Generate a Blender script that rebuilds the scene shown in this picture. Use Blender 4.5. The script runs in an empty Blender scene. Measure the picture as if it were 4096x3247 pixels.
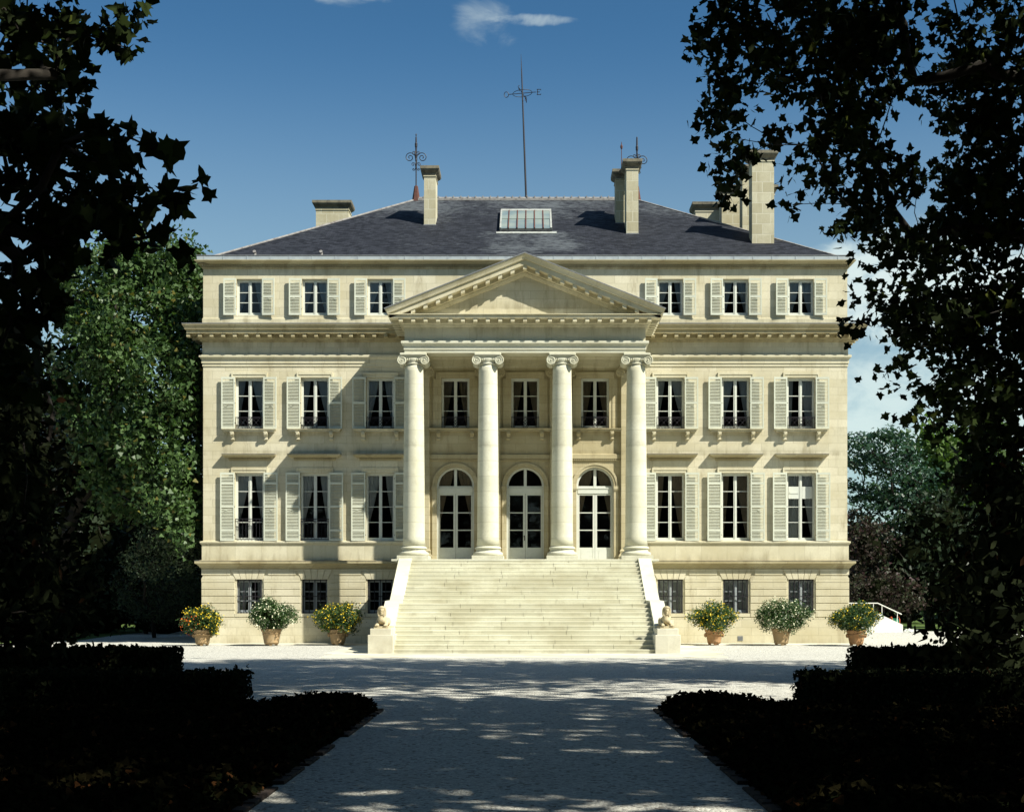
import bpy, math, random
import numpy as np
from mathutils import Vector
R = math.radians
PI = math.pi
S = bpy.context.scene
COL = S.collection

# ------------------------------------------------------------------ camera
F = 5360.0 / 4096.0            # focal length in picture widths
CX, CZ = 0.18, 1.75            # camera x and height
cam = bpy.data.objects.new("camera", bpy.data.cameras.new("camera"))
COL.objects.link(cam)
cam.location = (CX, 0, CZ)
cam.rotation_euler = (R(90), 0, 0)
cam.data.sensor_width = 36
cam.data.lens = 36 * F
cam.data.shift_x = -70 / 4096
cam.data.shift_y = 784.5 / 4096
cam.data.clip_end = 2000
S.camera = cam
S.render.resolution_x, S.render.resolution_y = 1024, 811

# ------------------------------------------------------------------ light
SUN = Vector((1.59, -1.0, 1.907)).normalized()      # towards the sun
EL = math.asin(SUN.z)
AZ = math.atan2(SUN.x, SUN.y)
ld = bpy.data.lights.new("sun", "SUN")
ld.energy = 5.0
ld.angle = R(0.55)
ld.color = (1.0, 0.96, 0.83)
lo = bpy.data.objects.new("sun", ld)
COL.objects.link(lo)
lo.rotation_euler = SUN.to_track_quat('Z', 'Y').to_euler()
lo.location = (30, -20, 40)

S.view_settings.view_transform = 'Standard'
S.view_settings.look = 'None'
S.view_settings.exposure = 0.85
S.view_settings.gamma = 1


def node_tools(nt):
    N, L = nt.nodes, nt.links

    def n(t, **k):
        x = N.new(t)
        for a, b in k.items():
            if a in x.bl_rna.properties.keys():
                setattr(x, a, b)
            else:
                x.inputs[a].default_value = b
        return x

    def m(op, a, b=None, c=None):
        x = N.new("ShaderNodeMath")
        x.operation = op
        for i, v in enumerate((a, b, c)):
            if v is None:
                continue
            if isinstance(v, (int, float)):
                x.inputs[i].default_value = v
            else:
                L.new(v, x.inputs[i])
        return x.outputs[0]

    def mix(fac, a, b, blend='MIX'):
        x = N.new("ShaderNodeMix")
        x.data_type = 'RGBA'
        x.blend_type = blend
        for i, v in ((0, fac), (6, a), (7, b)):
            if isinstance(v, (int, float)):
                x.inputs[i].default_value = v
            elif isinstance(v, tuple):
                x.inputs[i].default_value = (*v[:3], 1)
            else:
                L.new(v, x.inputs[i])
        return x.outputs[2]

    def ramp(v, a, b, va=0.0, vb=1.0):
        x = N.new("ShaderNodeMapRange")
        x.interpolation_type = 'SMOOTHSTEP'
        L.new(v, x.inputs[0])
        for i, q in enumerate((a, b, va, vb)):
            x.inputs[i + 1].default_value = q
        return x.outputs[0]
    return n, m, mix, ramp, L


W = bpy.data.worlds.new("World")
S.world = W
W.use_nodes = True
nt = W.node_tree
nt.nodes.clear()
n, m, mix, ramp, L = node_tools(nt)
sky = n("ShaderNodeTexSky", sky_type='NISHITA', sun_disc=False, sun_elevation=EL, sun_rotation=AZ,
        altitude=0, air_density=1.0, dust_density=0.6, ozone_density=3.0)
tc = n("ShaderNodeTexCoord")
sp = n("ShaderNodeSeparateXYZ")
L.new(tc.outputs["Generated"], sp.inputs[0])
yy = m('MAXIMUM', sp.outputs[1], 0.02)
u = m('DIVIDE', sp.outputs[0], yy)
w = m('DIVIDE', sp.outputs[2], yy)
cb = n("ShaderNodeCombineXYZ")
L.new(u, cb.inputs[0]); L.new(m('MULTIPLY', w, 1.9), cb.inputs[1])
nz = n("ShaderNodeTexNoise", Scale=22.0, Detail=7.0, Roughness=0.6, Distortion=0.5)
L.new(cb.outputs[0], nz.inputs["Vector"])


def cloud(cu, cw, ru, rw, thr, soft, k):
    d = m('ADD', m('POWER', m('DIVIDE', m('SUBTRACT', u, cu), ru), 2.0), m('POWER', m('DIVIDE', m('SUBTRACT', w, cw), rw), 2.0))
    e = ramp(d, 0.0, 1.3, 1.0, 0.0)
    v = m('ADD', m('MULTIPLY', nz.outputs[0], 0.9), m('MULTIPLY', e, 0.32))
    return m('MULTIPLY', m('MULTIPLY', ramp(v, thr, thr + soft), ramp(e, 0.02, 0.35)), k)


cl = cloud(-0.034, 0.431, 0.030, 0.024, 0.57, 0.46, 0.26)
cl = m('MAXIMUM', cl, cloud(-0.002, 0.434, 0.045, 0.006, 0.58, 0.3, 0.30))
cl = m('MAXIMUM', cl, cloud(-0.130, 0.452, 0.04, 0.012, 0.6, 0.4, 0.3))
cl = m('MAXIMUM', cl, cloud(0.30, 0.235, 0.13, 0.055, 0.50, 0.3, 0.58))
cl = m('MAXIMUM', cl, cloud(0.33, 0.14, 0.20, 0.060, 0.46, 0.4, 0.42))
cl = m('MAXIMUM', cl, cloud(0.10, 0.245, 0.10, 0.02, 0.62, 0.4, 0.3))
hz_ = m('MULTIPLY', ramp(sp.outputs[2], 0.0, 0.40, 1.0, 0.0), 0.50)
skyc = mix(1.0, sky.outputs[0], mix(ramp(sp.outputs[2], 0.45, 0.8), mix(ramp(sp.outputs[2], 0.20, 0.42), (0.86, 1.05, 0.98), (0.50, 0.90, 1.05)), (0.85, 1.0, 0.98)), 'MULTIPLY')
skyc = mix(hz_, skyc, (5.6, 7.0, 6.9))
up_ = m('MAXIMUM', ramp(sp.outputs[2], 0.28, 0.44, 1.0, 0.84), ramp(sp.outputs[2], 0.46, 0.7))
skyc = mix(1.0, skyc, up_, 'MULTIPLY')
tint = mix(cl, skyc, (9.6, 10.6, 9.6))
bg = n("ShaderNodeBackground", Strength=0.060)
L.new(tint, bg.inputs[0])
ow = n("ShaderNodeOutputWorld")
L.new(bg.outputs[0], ow.inputs[0])
S.cycles.max_bounces = 8
S.cycles.transparent_max_bounces = 12

# ------------------------------------------------------------------ materials


def new_mat(name):
    mt = bpy.data.materials.new(name)
    mt.use_nodes = True
    nt = mt.node_tree
    nt.nodes.clear()
    t = node_tools(nt)
    out = t[0]("ShaderNodeOutputMaterial")
    b = t[0]("ShaderNodeBsdfPrincipled")
    t[4].new(b.outputs[0], out.inputs[0])
    return mt, t, b, out


def bump(t, b, h, dist, strength=0.6):
    n, m, mix, ramp, L = t
    bp = n("ShaderNodeBump", Strength=strength, Distance=dist)
    L.new(h, bp.inputs["Height"])
    L.new(bp.outputs[0], b.inputs["Normal"])


def stone(name, c1, c2, mort, bw=0.95, bh=0.34, stain=0.5, joint=0.35, msize=0.008, zoff=0.0, streak=1.0):
    mt, t, b, out = new_mat(name)
    n, m, mix, ramp, L = t
    g = n("ShaderNodeNewGeometry")
    s = n("ShaderNodeSeparateXYZ")
    L.new(g.outputs["Position"], s.inputs[0])
    uu = m('ADD', s.outputs[0], s.outputs[1])
    zz = m('ADD', s.outputs[2], zoff)
    c = n("ShaderNodeCombineXYZ")
    L.new(uu, c.inputs[0]); L.new(zz, c.inputs[1])
    br = n("ShaderNodeTexBrick", offset=0.43, Scale=1.0)
    br.inputs["Brick Width"].default_value = bw
    br.inputs["Row Height"].default_value = bh
    br.inputs["Mortar Size"].default_value = msize
    br.inputs["Mortar Smooth"].default_value = 0.3
    br.inputs["Bias"].default_value = 0.0
    br.inputs["Color1"].default_value = (0, 0, 0, 1)
    br.inputs["Color2"].default_value = (1, 1, 1, 1)
    br.inputs["Mortar"].default_value = (.5, .5, .5, 1)
    L.new(c.outputs[0], br.inputs["Vector"])
    col = mix(br.outputs["Color"], tuple(x * 0.93 for x in c1), tuple(x * 1.04 for x in c2))
    nb = n("ShaderNodeTexNoise", Scale=0.55, Detail=6.0, Roughness=0.62)
    L.new(g.outputs["Position"], nb.inputs["Vector"])
    col = mix(ramp(nb.outputs[0], 0.35, 0.75), col, tuple(x * y for x, y in zip(c1, (0.80, 0.77, 0.70))))
    # grey brown weathering, in patches and in vertical runs
    mp = n("ShaderNodeMapping")
    mp.inputs["Scale"].default_value = (2.2, 2.2, 0.5 if streak else 2.0)
    L.new(g.outputs["Position"], mp.inputs["Vector"])
    ns = n("ShaderNodeTexNoise", Scale=1.0, Detail=8.0, Roughness=0.72, Distortion=0.3)
    L.new(mp.outputs[0], ns.inputs["Vector"])
    col = mix(m('MULTIPLY', ramp(ns.outputs[0], 0.52, 0.74), stain), col, tuple(x * y for x, y in zip(c1, (0.52, 0.47, 0.40))))
    # soot and algae settle above and below the ledges
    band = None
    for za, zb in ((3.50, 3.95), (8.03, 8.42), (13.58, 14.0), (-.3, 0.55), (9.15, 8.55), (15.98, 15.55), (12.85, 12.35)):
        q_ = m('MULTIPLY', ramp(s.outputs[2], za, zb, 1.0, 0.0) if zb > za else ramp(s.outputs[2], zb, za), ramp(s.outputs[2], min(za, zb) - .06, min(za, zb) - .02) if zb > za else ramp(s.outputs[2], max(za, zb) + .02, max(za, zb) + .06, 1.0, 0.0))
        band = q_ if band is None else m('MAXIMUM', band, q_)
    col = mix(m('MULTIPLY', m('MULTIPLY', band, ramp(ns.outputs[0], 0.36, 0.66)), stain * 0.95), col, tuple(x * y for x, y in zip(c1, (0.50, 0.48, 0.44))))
    nf = n("ShaderNodeTexNoise", Scale=14.0, Detail=5.0, Roughness=0.8)
    L.new(g.outputs["Position"], nf.inputs["Vector"])
    col = mix(ramp(nf.outputs[0], 0.30, 0.72, 0.35, 0.0), col, tuple(x * 0.72 for x in c1))
    col = mix(m('MULTIPLY', br.outputs["Fac"], joint), col, mort)
    L.new(col, b.inputs["Base Color"])
    b.inputs["Roughness"].default_value = 0.9
    b.inputs["Specular IOR Level"].default_value = 0.15
    h = m('SUBTRACT', m('MULTIPLY', nf.outputs[0], 0.5), m('MULTIPLY', br.outputs["Fac"], 0.8))
    bump(t, b, h, 0.006)
    return mt


def plain(name, c, rough=0.6, var=0.15, scale=6.0, metal=0.0, spec=0.3, dirt=None, bd=0.002):
    mt, t, b, out = new_mat(name)
    n, m, mix, ramp, L = t
    g = n("ShaderNodeNewGeometry")
    nf = n("ShaderNodeTexNoise", Scale=scale, Detail=6.0, Roughness=0.65)
    L.new(g.outputs["Position"], nf.inputs["Vector"])
    c2 = dirt or tuple(x * (1 - 2 * var) for x in c)
    L.new(mix(ramp(nf.outputs[0], 0.38, 0.78, 0.0, 1.0 if not dirt else 0.8), c, c2), b.inputs["Base Color"])
    b.inputs["Roughness"].default_value = rough
    b.inputs["Metallic"].default_value = metal
    b.inputs["Specular IOR Level"].default_value = spec
    bump(t, b, nf.outputs[0], bd, 0.5)
    return mt


def leafmat(name, c1, c2, c3=None, trans=0.25, rough=0.45, spec=0.35):
    mt, t, b, out = new_mat(name)
    n, m, mix, ramp, L = t
    g = n("ShaderNodeNewGeometry")
    nl = n("ShaderNodeTexNoise", Scale=0.45, Detail=3.0)
    L.new(g.outputs["Position"], nl.inputs["Vector"])
    col = mix(g.outputs["Random Per Island"], c1, c2)
    col = mix(ramp(nl.outputs[0], 0.35, 0.7, 0.0, 0.55), col, tuple(x * 0.6 for x in c1))
    if c3:
        r2 = m('FRACT', m('MULTIPLY', g.outputs["Random Per Island"], 37.3))
        col = mix(m('GREATER_THAN', r2, 0.965), col, c3)
    L.new(col, b.inputs["Base Color"])
    b.inputs["Roughness"].default_value = rough
    b.inputs["Specular IOR Level"].default_value = spec
    tr = n("ShaderNodeBsdfTranslucent")
    L.new(mix(1.0, col, (1.0, 1.25, 0.45), 'MULTIPLY'), tr.inputs[0])
    ms = n("ShaderNodeMixShader", Fac=trans)
    L.new(b.outputs[0], ms.inputs[1]); L.new(tr.outputs[0], ms.inputs[2])
    L.new(ms.outputs[0], out.inputs[0])
    return mt


M = {}
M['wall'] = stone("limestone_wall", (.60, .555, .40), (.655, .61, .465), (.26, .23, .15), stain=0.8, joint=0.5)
M['trim'] = stone("limestone_trim", (.60, .555, .395), (.64, .60, .45), (.25, .21, .13), bw=1.1, bh=9.0, stain=0.75, joint=0.3, msize=0.01, zoff=2.0)
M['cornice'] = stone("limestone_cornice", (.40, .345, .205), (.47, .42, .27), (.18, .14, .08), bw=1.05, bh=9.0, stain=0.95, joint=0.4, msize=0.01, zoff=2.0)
M['column'] = stone("limestone_column", (.61, .605, .485), (.665, .655, .535), (.40, .37, .27), bw=40, bh=0.62, stain=0.42, joint=0.55, msize=0.012, streak=0)
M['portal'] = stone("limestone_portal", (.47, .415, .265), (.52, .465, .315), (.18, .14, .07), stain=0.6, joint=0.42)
M['steps'] = stone("step_stone", (.585, .575, .45), (.665, .655, .53), (.27, .24, .16), bw=1.7, bh=0.158, stain=0.45, joint=0.10, msize=0.006, streak=0)
M['cheek'] = stone("cheek_stone", (.60, .60, .50), (.64, .64, .54), (.38, .36, .27), bw=1.2, bh=0.4, stain=0.25, joint=0.2, streak=0)
M['chimney'] = stone("chimney_stone", (.46, .42, .29), (.56, .53, .40), (.62, .60, .49), bw=0.62, bh=0.46, stain=0.5, joint=0.5, msize=0.018)
M['cap'] = plain("chimney_cap_stone", (.20, .18, .13), 0.95, scale=3.5, dirt=(.035, .03, .03), bd=0.01)
M['apron'] = stone("apron_stone", (.60, .58, .48), (.66, .64, .53), (.34, .31, .24), bw=1.3, bh=0.9, stain=0.3, joint=0.2, streak=0)
M['shutter'] = plain("shutter_paint", (.57, .59, .49), 0.55, 0.04)
M['frame'] = plain("window_paint", (.60, .62, .56), 0.5, 0.04)
M['frame_shaded'] = plain('shaded_window_paint', (.30, .33, .34), 0.6, 0.06)  # window paint darkened: basement shade put into the colour
M['sky_frame'] = plain('skylight_paint', (.34, .36, .34), 0.7, 0.2, dirt=(.15, .13, .12))
M['iron'] = plain("wrought_iron", (.018, .015, .02), 0.55, 0.1)
M['brick'] = plain('edging_brick', (.022, .014, .010), 0.95, 0.3, dirt=(.012, .010, .007))
M['rust'] = plain("rusty_metal", (.10, .04, .03), 0.8, 0.2)
M['zinc'] = plain("zinc_gutter", (.40, .45, .48), 0.6, scale=3.0, dirt=(.26, .29, .34), spec=0.4)
M['lead'] = plain("lead_flashing", (.20, .21, .22), 0.7, 0.15)
M['ridge'] = plain("ridge_capping", (.26, .25, .24), 0.8, scale=5.0, dirt=(.07, .05, .05))
M['dark'] = plain("dark_interior", (.045, .035, .03), 0.9, 0.1)  # near-black, so the gloom of the rooms is in the colour
M['terracotta'] = plain("terracotta", (.36, .245, .125), 0.85, scale=5.0, dirt=(.30, .24, .15), bd=0.004)
M['terracotta_red'] = plain("terracotta_red", (.35, .19, .085), 0.85, scale=5.0, dirt=(.28, .19, .11), bd=0.004)
M['sphinx'] = plain("sphinx_stone", (.50, .43, .28), 0.9, scale=8.0, dirt=(.36, .29, .18), bd=0.004)
M['bark'] = plain("bark", (.022, .018, .014), 0.95, scale=7.0, dirt=(.01, .009, .007), bd=0.02)
M['white'] = plain("white_concrete", (.74, .74, .68), 0.85, 0.06)
M['soil'] = plain("soil", (.016, .010, .007), 1.0, scale=9.0, dirt=(.03, .018, .012), bd=0.02, spec=0.05)
M['sheet'] = plain("plastic_film", (.52, .54, .50), 0.35, 0.12)
M['hose'] = plain("green_hose", (.03, .30, .17), 0.45, 0.1)
M['red'] = plain("red_metal", (.55, .10, .04), 0.5, 0.1)
M['core'] = plain("twig_mass", (.007, .009, .004), 1.0, 0.1, spec=0.0)
M['yellow'] = plain("yellow_petals", (.72, .52, .03), 0.6, 0.1)
M['cream'] = plain("cream_petals", (.66, .66, .46), 0.6, 0.06)
M['orange'] = plain("orange_petals", (.78, .15, .02), 0.6, 0.1)
M['f_shrub'] = leafmat("shrub_leaves", (.032, .075, .022), (.065, .12, .03), trans=0.2)
M['f_shade'] = leafmat("shaded_plane_leaves", (.012, .018, .005), (.020, .032, .007), (.05, .06, .01), trans=0.10, spec=0.05, rough=0.7)  # darker than real plane leaves, foreground shade put into the colour
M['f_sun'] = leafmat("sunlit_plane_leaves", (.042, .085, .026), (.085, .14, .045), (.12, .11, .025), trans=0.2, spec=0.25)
M['f_hedge'] = leafmat("laurel_leaves", (.009, .012, .007), (.020, .024, .011), (.035, .018, .009), trans=0.0, spec=0.0, rough=0.9)  # hedge and laurel green blackened, carries the shade under the avenue
M['f_mid'] = leafmat('grey_green_leaves', (.035, .055, .03), (.055, .08, .04), trans=0.12, spec=0.2)
M['f_ivy'] = leafmat("ivy_leaves", (.0065, .006, .003), (.014, .012, .005), (.06, .026, .010), trans=0.0, spec=0.0, rough=0.9)  # ivy tone lowered below real leaves, shade of the beds included
M['f_locust'] = leafmat("locust_leaves", (.030, .075, .050), (.050, .10, .060), trans=0.2)
M['f_dark'] = leafmat("dark_evergreen_leaves", (.014, .024, .012), (.026, .042, .020), trans=0.08, spec=0.15)
M['f_purple'] = leafmat("purple_leaves", (.040, .020, .022), (.035, .050, .025), trans=0.1, spec=0.15)
M['f_far'] = leafmat("far_tree_leaves", (.05, .10, .025), (.12, .18, .05), trans=0.25)
M['f_blue'] = leafmat("cedar_needles", (.03, .05, .06), (.06, .08, .10), trans=0.05)

# slate
mt, t, b, out = new_mat("slate")
n, m, mix, ramp, L = t
g = n("ShaderNodeNewGeometry")
s = n("ShaderNodeSeparateXYZ"); L.new(g.outputs["Position"], s.inputs[0])
c = n("ShaderNodeCombineXYZ")
L.new(m('ADD', s.outputs[0], m('MULTIPLY', s.outputs[1], 0.003)), c.inputs[0]); L.new(s.outputs[2], c.inputs[1])
br = n("ShaderNodeTexBrick", offset=0.5, Scale=1.0)
for k_, v_ in (("Brick Width", .24), ("Row Height", .075), ("Mortar Size", .006), ("Bias", 0.0)):
    br.inputs[k_].default_value = v_
br.inputs["Color1"].default_value = (0, 0, 0, 1); br.inputs["Color2"].default_value = (1, 1, 1, 1)
br.inputs["Mortar"].default_value = (0, 0, 0, 1)
L.new(c.outputs[0], br.inputs["Vector"])
col = mix(br.outputs["Color"], (.009, .0105, .015), (.027, .030, .040))
mp = n("ShaderNodeMapping"); mp.inputs["Scale"].default_value = (1.2, 1.2, 6.0)
L.new(g.outputs["Position"], mp.inputs["Vector"])
n1 = n("ShaderNodeTexNoise", Scale=2.2, Detail=8.0, Roughness=0.75); L.new(mp.outputs[0], n1.inputs["Vector"])
n2 = n("ShaderNodeTexNoise", Scale=0.30, Detail=4.0, Roughness=0.6); L.new(g.outputs["Position"], n2.inputs["Vector"])
hi = ramp(s.outputs[2], 18.3, 21.0, 0.0, 0.13)
# pale lime wash below the skylight
wx = ramp(m('ABSOLUTE', m('SUBTRACT', s.outputs[0], 0.2)), 1.2, 3.0, 1.0, 0.0)
wz = m('MULTIPLY', ramp(s.outputs[2], 16.3, 17.2), ramp(s.outputs[2], 18.4, 18.7, 1.0, 0.0))
lich = ramp(m('ADD', m('ADD', m('MULTIPLY', n1.outputs[0], 0.75), m('MULTIPLY', n2.outputs[0], 0.35)), m('ADD', hi, m('MULTIPLY', m('MULTIPLY', wx, wz), 0.16))), 0.60, 0.80, 0.0, 0.75)
col = mix(lich, col, (.105, .118, .13))
L.new(col, b.inputs["Base Color"])
b.inputs["Roughness"].default_value = 0.75
b.inputs["Specular IOR Level"].default_value = 0.15
bump(t, b, m('SUBTRACT', m('MULTIPLY', n1.outputs[0], 0.6), br.outputs["Fac"]), 0.01)
M['slate'] = mt

# gravel
mt, t, b, out = new_mat("gravel")
n, m, mix, ramp, L = t
g = n("ShaderNodeNewGeometry")
vo = n("ShaderNodeTexVoronoi", Scale=26.0, Randomness=1.0); L.new(g.outputs["Position"], vo.inputs["Vector"])
n1 = n("ShaderNodeTexNoise", Scale=45.0, Detail=4.0, Roughness=0.8); L.new(g.outputs["Position"], n1.inputs["Vector"])
n2 = n("ShaderNodeTexNoise", Scale=0.7, Detail=5.0, Roughness=0.6); L.new(g.outputs["Position"], n2.inputs["Vector"])
sc_ = n("ShaderNodeSeparateXYZ"); L.new(vo.outputs["Color"], sc_.inputs[0])
col = mix(ramp(sc_.outputs[0], 0.0, 1.0), (.47, .47, .43), (.71, .70, .63))
col = mix(ramp(sc_.outputs[1], 0.84, 0.95, 0.0, 0.8), col, (.10, .08, .06))
col = mix(ramp(n1.outputs[0], 0.35, 0.6, 0.55, 0.0), col, (.20, .19, .17))
col = mix(ramp(n2.outputs[0], 0.35, 0.7, 0.0, 0.25), col, (.38, .36, .32))
L.new(col, b.inputs["Base Color"])
b.inputs["Roughness"].default_value = 0.95
b.inputs["Specular IOR Level"].default_value = 0.1
bump(t, b, m('ADD', m('MULTIPLY', vo.outputs["Distance"], -1.2), n1.outputs[0]), 0.02, 0.8)
M['gravel'] = mt

# lawn
mt, t, b, out = new_mat("lawn")
n, m, mix, ramp, L = t
g = n("ShaderNodeNewGeometry")
n1 = n("ShaderNodeTexNoise", Scale=0.5, Detail=8.0, Roughness=0.75); L.new(g.outputs["Position"], n1.inputs["Vector"])
col = mix(ramp(n1.outputs[0], 0.3, 0.7), (.05, .085, .025), (.10, .14, .04))
L.new(col, b.inputs["Base Color"])
b.inputs["Roughness"].default_value = 1.0
b.inputs["Specular IOR Level"].default_value = 0.05
bump(t, b, n1.outputs[0], 0.05)
M['lawn'] = mt

# glass: reflection over a see-through pane
mt, t, b, out = new_mat("window_glass")
n, m, mix, ramp, L = t
tr = n("ShaderNodeBsdfTransparent"); tr.inputs[0].default_value = (.86, .89, .87, 1)
gl = n("ShaderNodeBsdfGlossy", Roughness=0.03)
fr = n("ShaderNodeFresnel", IOR=1.5)
ms = n("ShaderNodeMixShader")
L.new(fr.outputs[0], ms.inputs[0]); L.new(tr.outputs[0], ms.inputs[1]); L.new(gl.outputs[0], ms.inputs[2])
L.new(ms.outputs[0], out.inputs[0])
M['glass'] = mt
# old roof glass, dusty
mt, t, b, out = new_mat("skylight_glass")
n, m, mix, ramp, L = t
g = n("ShaderNodeNewGeometry")
n1 = n("ShaderNodeTexNoise", Scale=0.8, Detail=3.0); L.new(g.outputs["Position"], n1.inputs["Vector"])
L.new(mix(ramp(n1.outputs[0], 0.35, 0.65), (.15, .20, .21), (.24, .28, .25)), b.inputs["Base Color"])
b.inputs["Roughness"].default_value = 0.25
M['skyglass'] = mt
# curtain
mt, t, b, out = new_mat("curtain_cloth")
n, m, mix, ramp, L = t
b.inputs["Base Color"].default_value = (.72, .73, .72, 1)
b.inputs["Roughness"].default_value = 0.9
tr = n("ShaderNodeBsdfTransparent")
ms = n("ShaderNodeMixShader", Fac=0.12)
L.new(b.outputs[0], ms.inputs[1]); L.new(tr.outputs[0], ms.inputs[2]); L.new(ms.outputs[0], out.inputs[0])
M['curtain'] = mt
M['drape'] = plain("brown_drape", (.42, .34, .25), 0.9, 0.1)

# ------------------------------------------------------------------ mesh helpers


class MB:
    def __init__(s):
        s.v = []; s.f = []; s.mi = []; s.cur = 0; s.sm = []; s.smooth = False

    def add(s, vs, fs):
        o = len(s.v)
        s.v.extend(vs)
        for f in fs:
            s.f.append([i + o for i in f]); s.mi.append(s.cur); s.sm.append(s.smooth)
        return s

    def box(s, x0, x1, y0, y1, z0, z1):
        return s.add([(x0, y0, z0), (x1, y0, z0), (x1, y1, z0), (x0, y1, z0), (x0, y0, z1), (x1, y0, z1), (x1, y1, z1), (x0, y1, z1)],
                     [(0, 3, 2, 1), (4, 5, 6, 7), (0, 1, 5, 4), (1, 2, 6, 5), (2, 3, 7, 6), (3, 0, 4, 7)])

    def bbox(s, x0, x1, y0, y1, z0, z1, b):          # box with chamfered upright and upper edges
        rings = []
        for z, i in ((z0, 0), (z1 - b, 0), (z1, b)):
            X0, X1, Y0, Y1 = x0 + i, x1 - i, y0 + i, y1 - i
            c = b
            rings.append([(X0 + c, Y0, z), (X1 - c, Y0, z), (X1, Y0 + c, z), (X1, Y1 - c, z), (X1 - c, Y1, z), (X0 + c, Y1, z), (X0, Y1 - c, z), (X0, Y0 + c, z)])
        return s.loft(rings, True, True, True)

    def hexa(s, p):                                    # 8 points, same order as box
        return s.add(p, [(0, 3, 2, 1), (4, 5, 6, 7), (0, 1, 5, 4), (1, 2, 6, 5), (2, 3, 7, 6), (3, 0, 4, 7)])

    def loft(s, rings, closed=True, cap0=False, cap1=False):
        k = len(rings[0]); vs = [p for r in rings for p in r]; fs = []
        for i in range(len(rings) - 1):
            for j in range(k if closed else k - 1):
                a = i * k + j; b_ = i * k + (j + 1) % k
                fs.append((a, b_, b_ + k, a + k))
        if cap0: fs.append(tuple(range(k))[::-1])
        if cap1: fs.append(tuple((len(rings) - 1) * k + j for j in range(k)))
        return s.add(vs, fs)

    def prism(s, poly, axis, a, b_):                   # closed 2D outline extruded along an axis
        def P(p, t):
            return {'x': (t, p[0], p[1]), 'y': (p[0], t, p[1]), 'z': (p[0], p[1], t)}[axis]
        return s.loft([[P(p, a) for p in poly], [P(p, b_) for p in poly]], True, True, True)

    def sweep(s, path, prof, closed=False):            # profile (out, z) along a plan path, outward = right of travel
        N = len(path); offs = []
        for i in range(N):
            def nrm(a, b_):
                d = Vector((b_[0] - a[0], b_[1] - a[1])).normalized(); return Vector((d.y, -d.x))
            ns = []
            if i > 0 or closed: ns.append(nrm(path[i - 1], path[i]))
            if i < N - 1 or closed: ns.append(nrm(path[i], path[(i + 1) % N]))
            o = ns[0] if len(ns) == 1 else (ns[0] + ns[1]) / (1 + ns[0].dot(ns[1]))
            offs.append(o)
        rings = [[(path[i][0] + offs[i].x * p, path[i][1] + offs[i].y * p, z) for i in range(N)] for p, z in prof]
        return s.loft(rings, closed)

    def lathe(s, x, y, prof, seg=32, cap=True):
        rings = [[(x + r * math.cos(2 * PI * k / seg), y + r * math.sin(2 * PI * k / seg), z) for k in range(seg)] for r, z in prof]
        return s.loft(rings, True, cap, cap)

    def tube(s, pts, r, seg=6):
        pts = [Vector(p) for p in pts]; rings = []; up = Vector((0, 0, 1)); prev = None
        for i, p in enumerate(pts):
            d = (pts[min(i + 1, len(pts) - 1)] - pts[max(i - 1, 0)])
            d = d.normalized() if d.length > 1e-9 else up
            if prev is None:
                a = d.orthogonal().normalized()
            else:
                a = (prev - d * prev.dot(d)); a = a.normalized() if a.length > 1e-6 else d.orthogonal().normalized()
            prev = a; b_ = d.cross(a)
            rr = r[i] if isinstance(r, (list, tuple)) else r
            rings.append([tuple(p + (a * math.cos(2 * PI * k / seg) + b_ * math.sin(2 * PI * k / seg)) * rr) for k in range(seg)])
        return s.loft(rings, True, True, True)

    def ball(s, c, r, seg=14, rings=9):
        rx, ry, rz = (r, r, r) if isinstance(r, (int, float)) else r
        rs = []
        for i in range(rings + 1):
            a = PI * i / rings; q = max(math.sin(a), 0.001)
            rs.append([(c[0] + rx * q * math.cos(2 * PI * k / seg), c[1] + ry * q * math.sin(2 * PI * k / seg), c[2] - rz * math.cos(a)) for k in range(seg)])
        return s.loft(rs, True, True, True)

    def build(s, name, mat, parent=None, off=(0, 0, 0), loc=None):
        me = bpy.data.meshes.new(name)
        o3 = Vector(off)
        me.from_pydata([tuple(Vector(p) - o3) for p in s.v], [], s.f)
        mats = mat if isinstance(mat, list) else [mat]
        for q in mats: me.materials.append(q)
        me.polygons.foreach_set("material_index", s.mi)
        me.polygons.foreach_set("use_smooth", s.sm)
        me.update()
        o = bpy.data.objects.new(name, me)
        COL.objects.link(o)
        if parent: o.parent = parent
        if loc: o.location = loc
        return o


def empty(name, loc, label=None, cat=None, group=None):
    o = bpy.data.objects.new(name, None)
    COL.objects.link(o); o.location = loc
    o.empty_display_size = 0.3
    if label: tag(o, label, cat, group)
    return o


def tag(o, label=None, cat=None, group=None, kind=None):
    if label: o["label"] = label
    if cat: o["category"] = cat
    if group: o["group"] = group
    if kind: o["kind"] = kind
    return o


def copy_tree(o, parent=None):
    c = o.copy(); COL.objects.link(c); c.parent = parent
    for ch in list(o.children): copy_tree(ch, c)
    return c


# ------------------------------------------------------------------ ground
def sheet(name, poly, z, mat):
    b = MB(); b.add([(x, y, z) for x, y in poly], [tuple(range(len(poly)))])
    return tag(b.build(name, mat), kind='structure')


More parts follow.
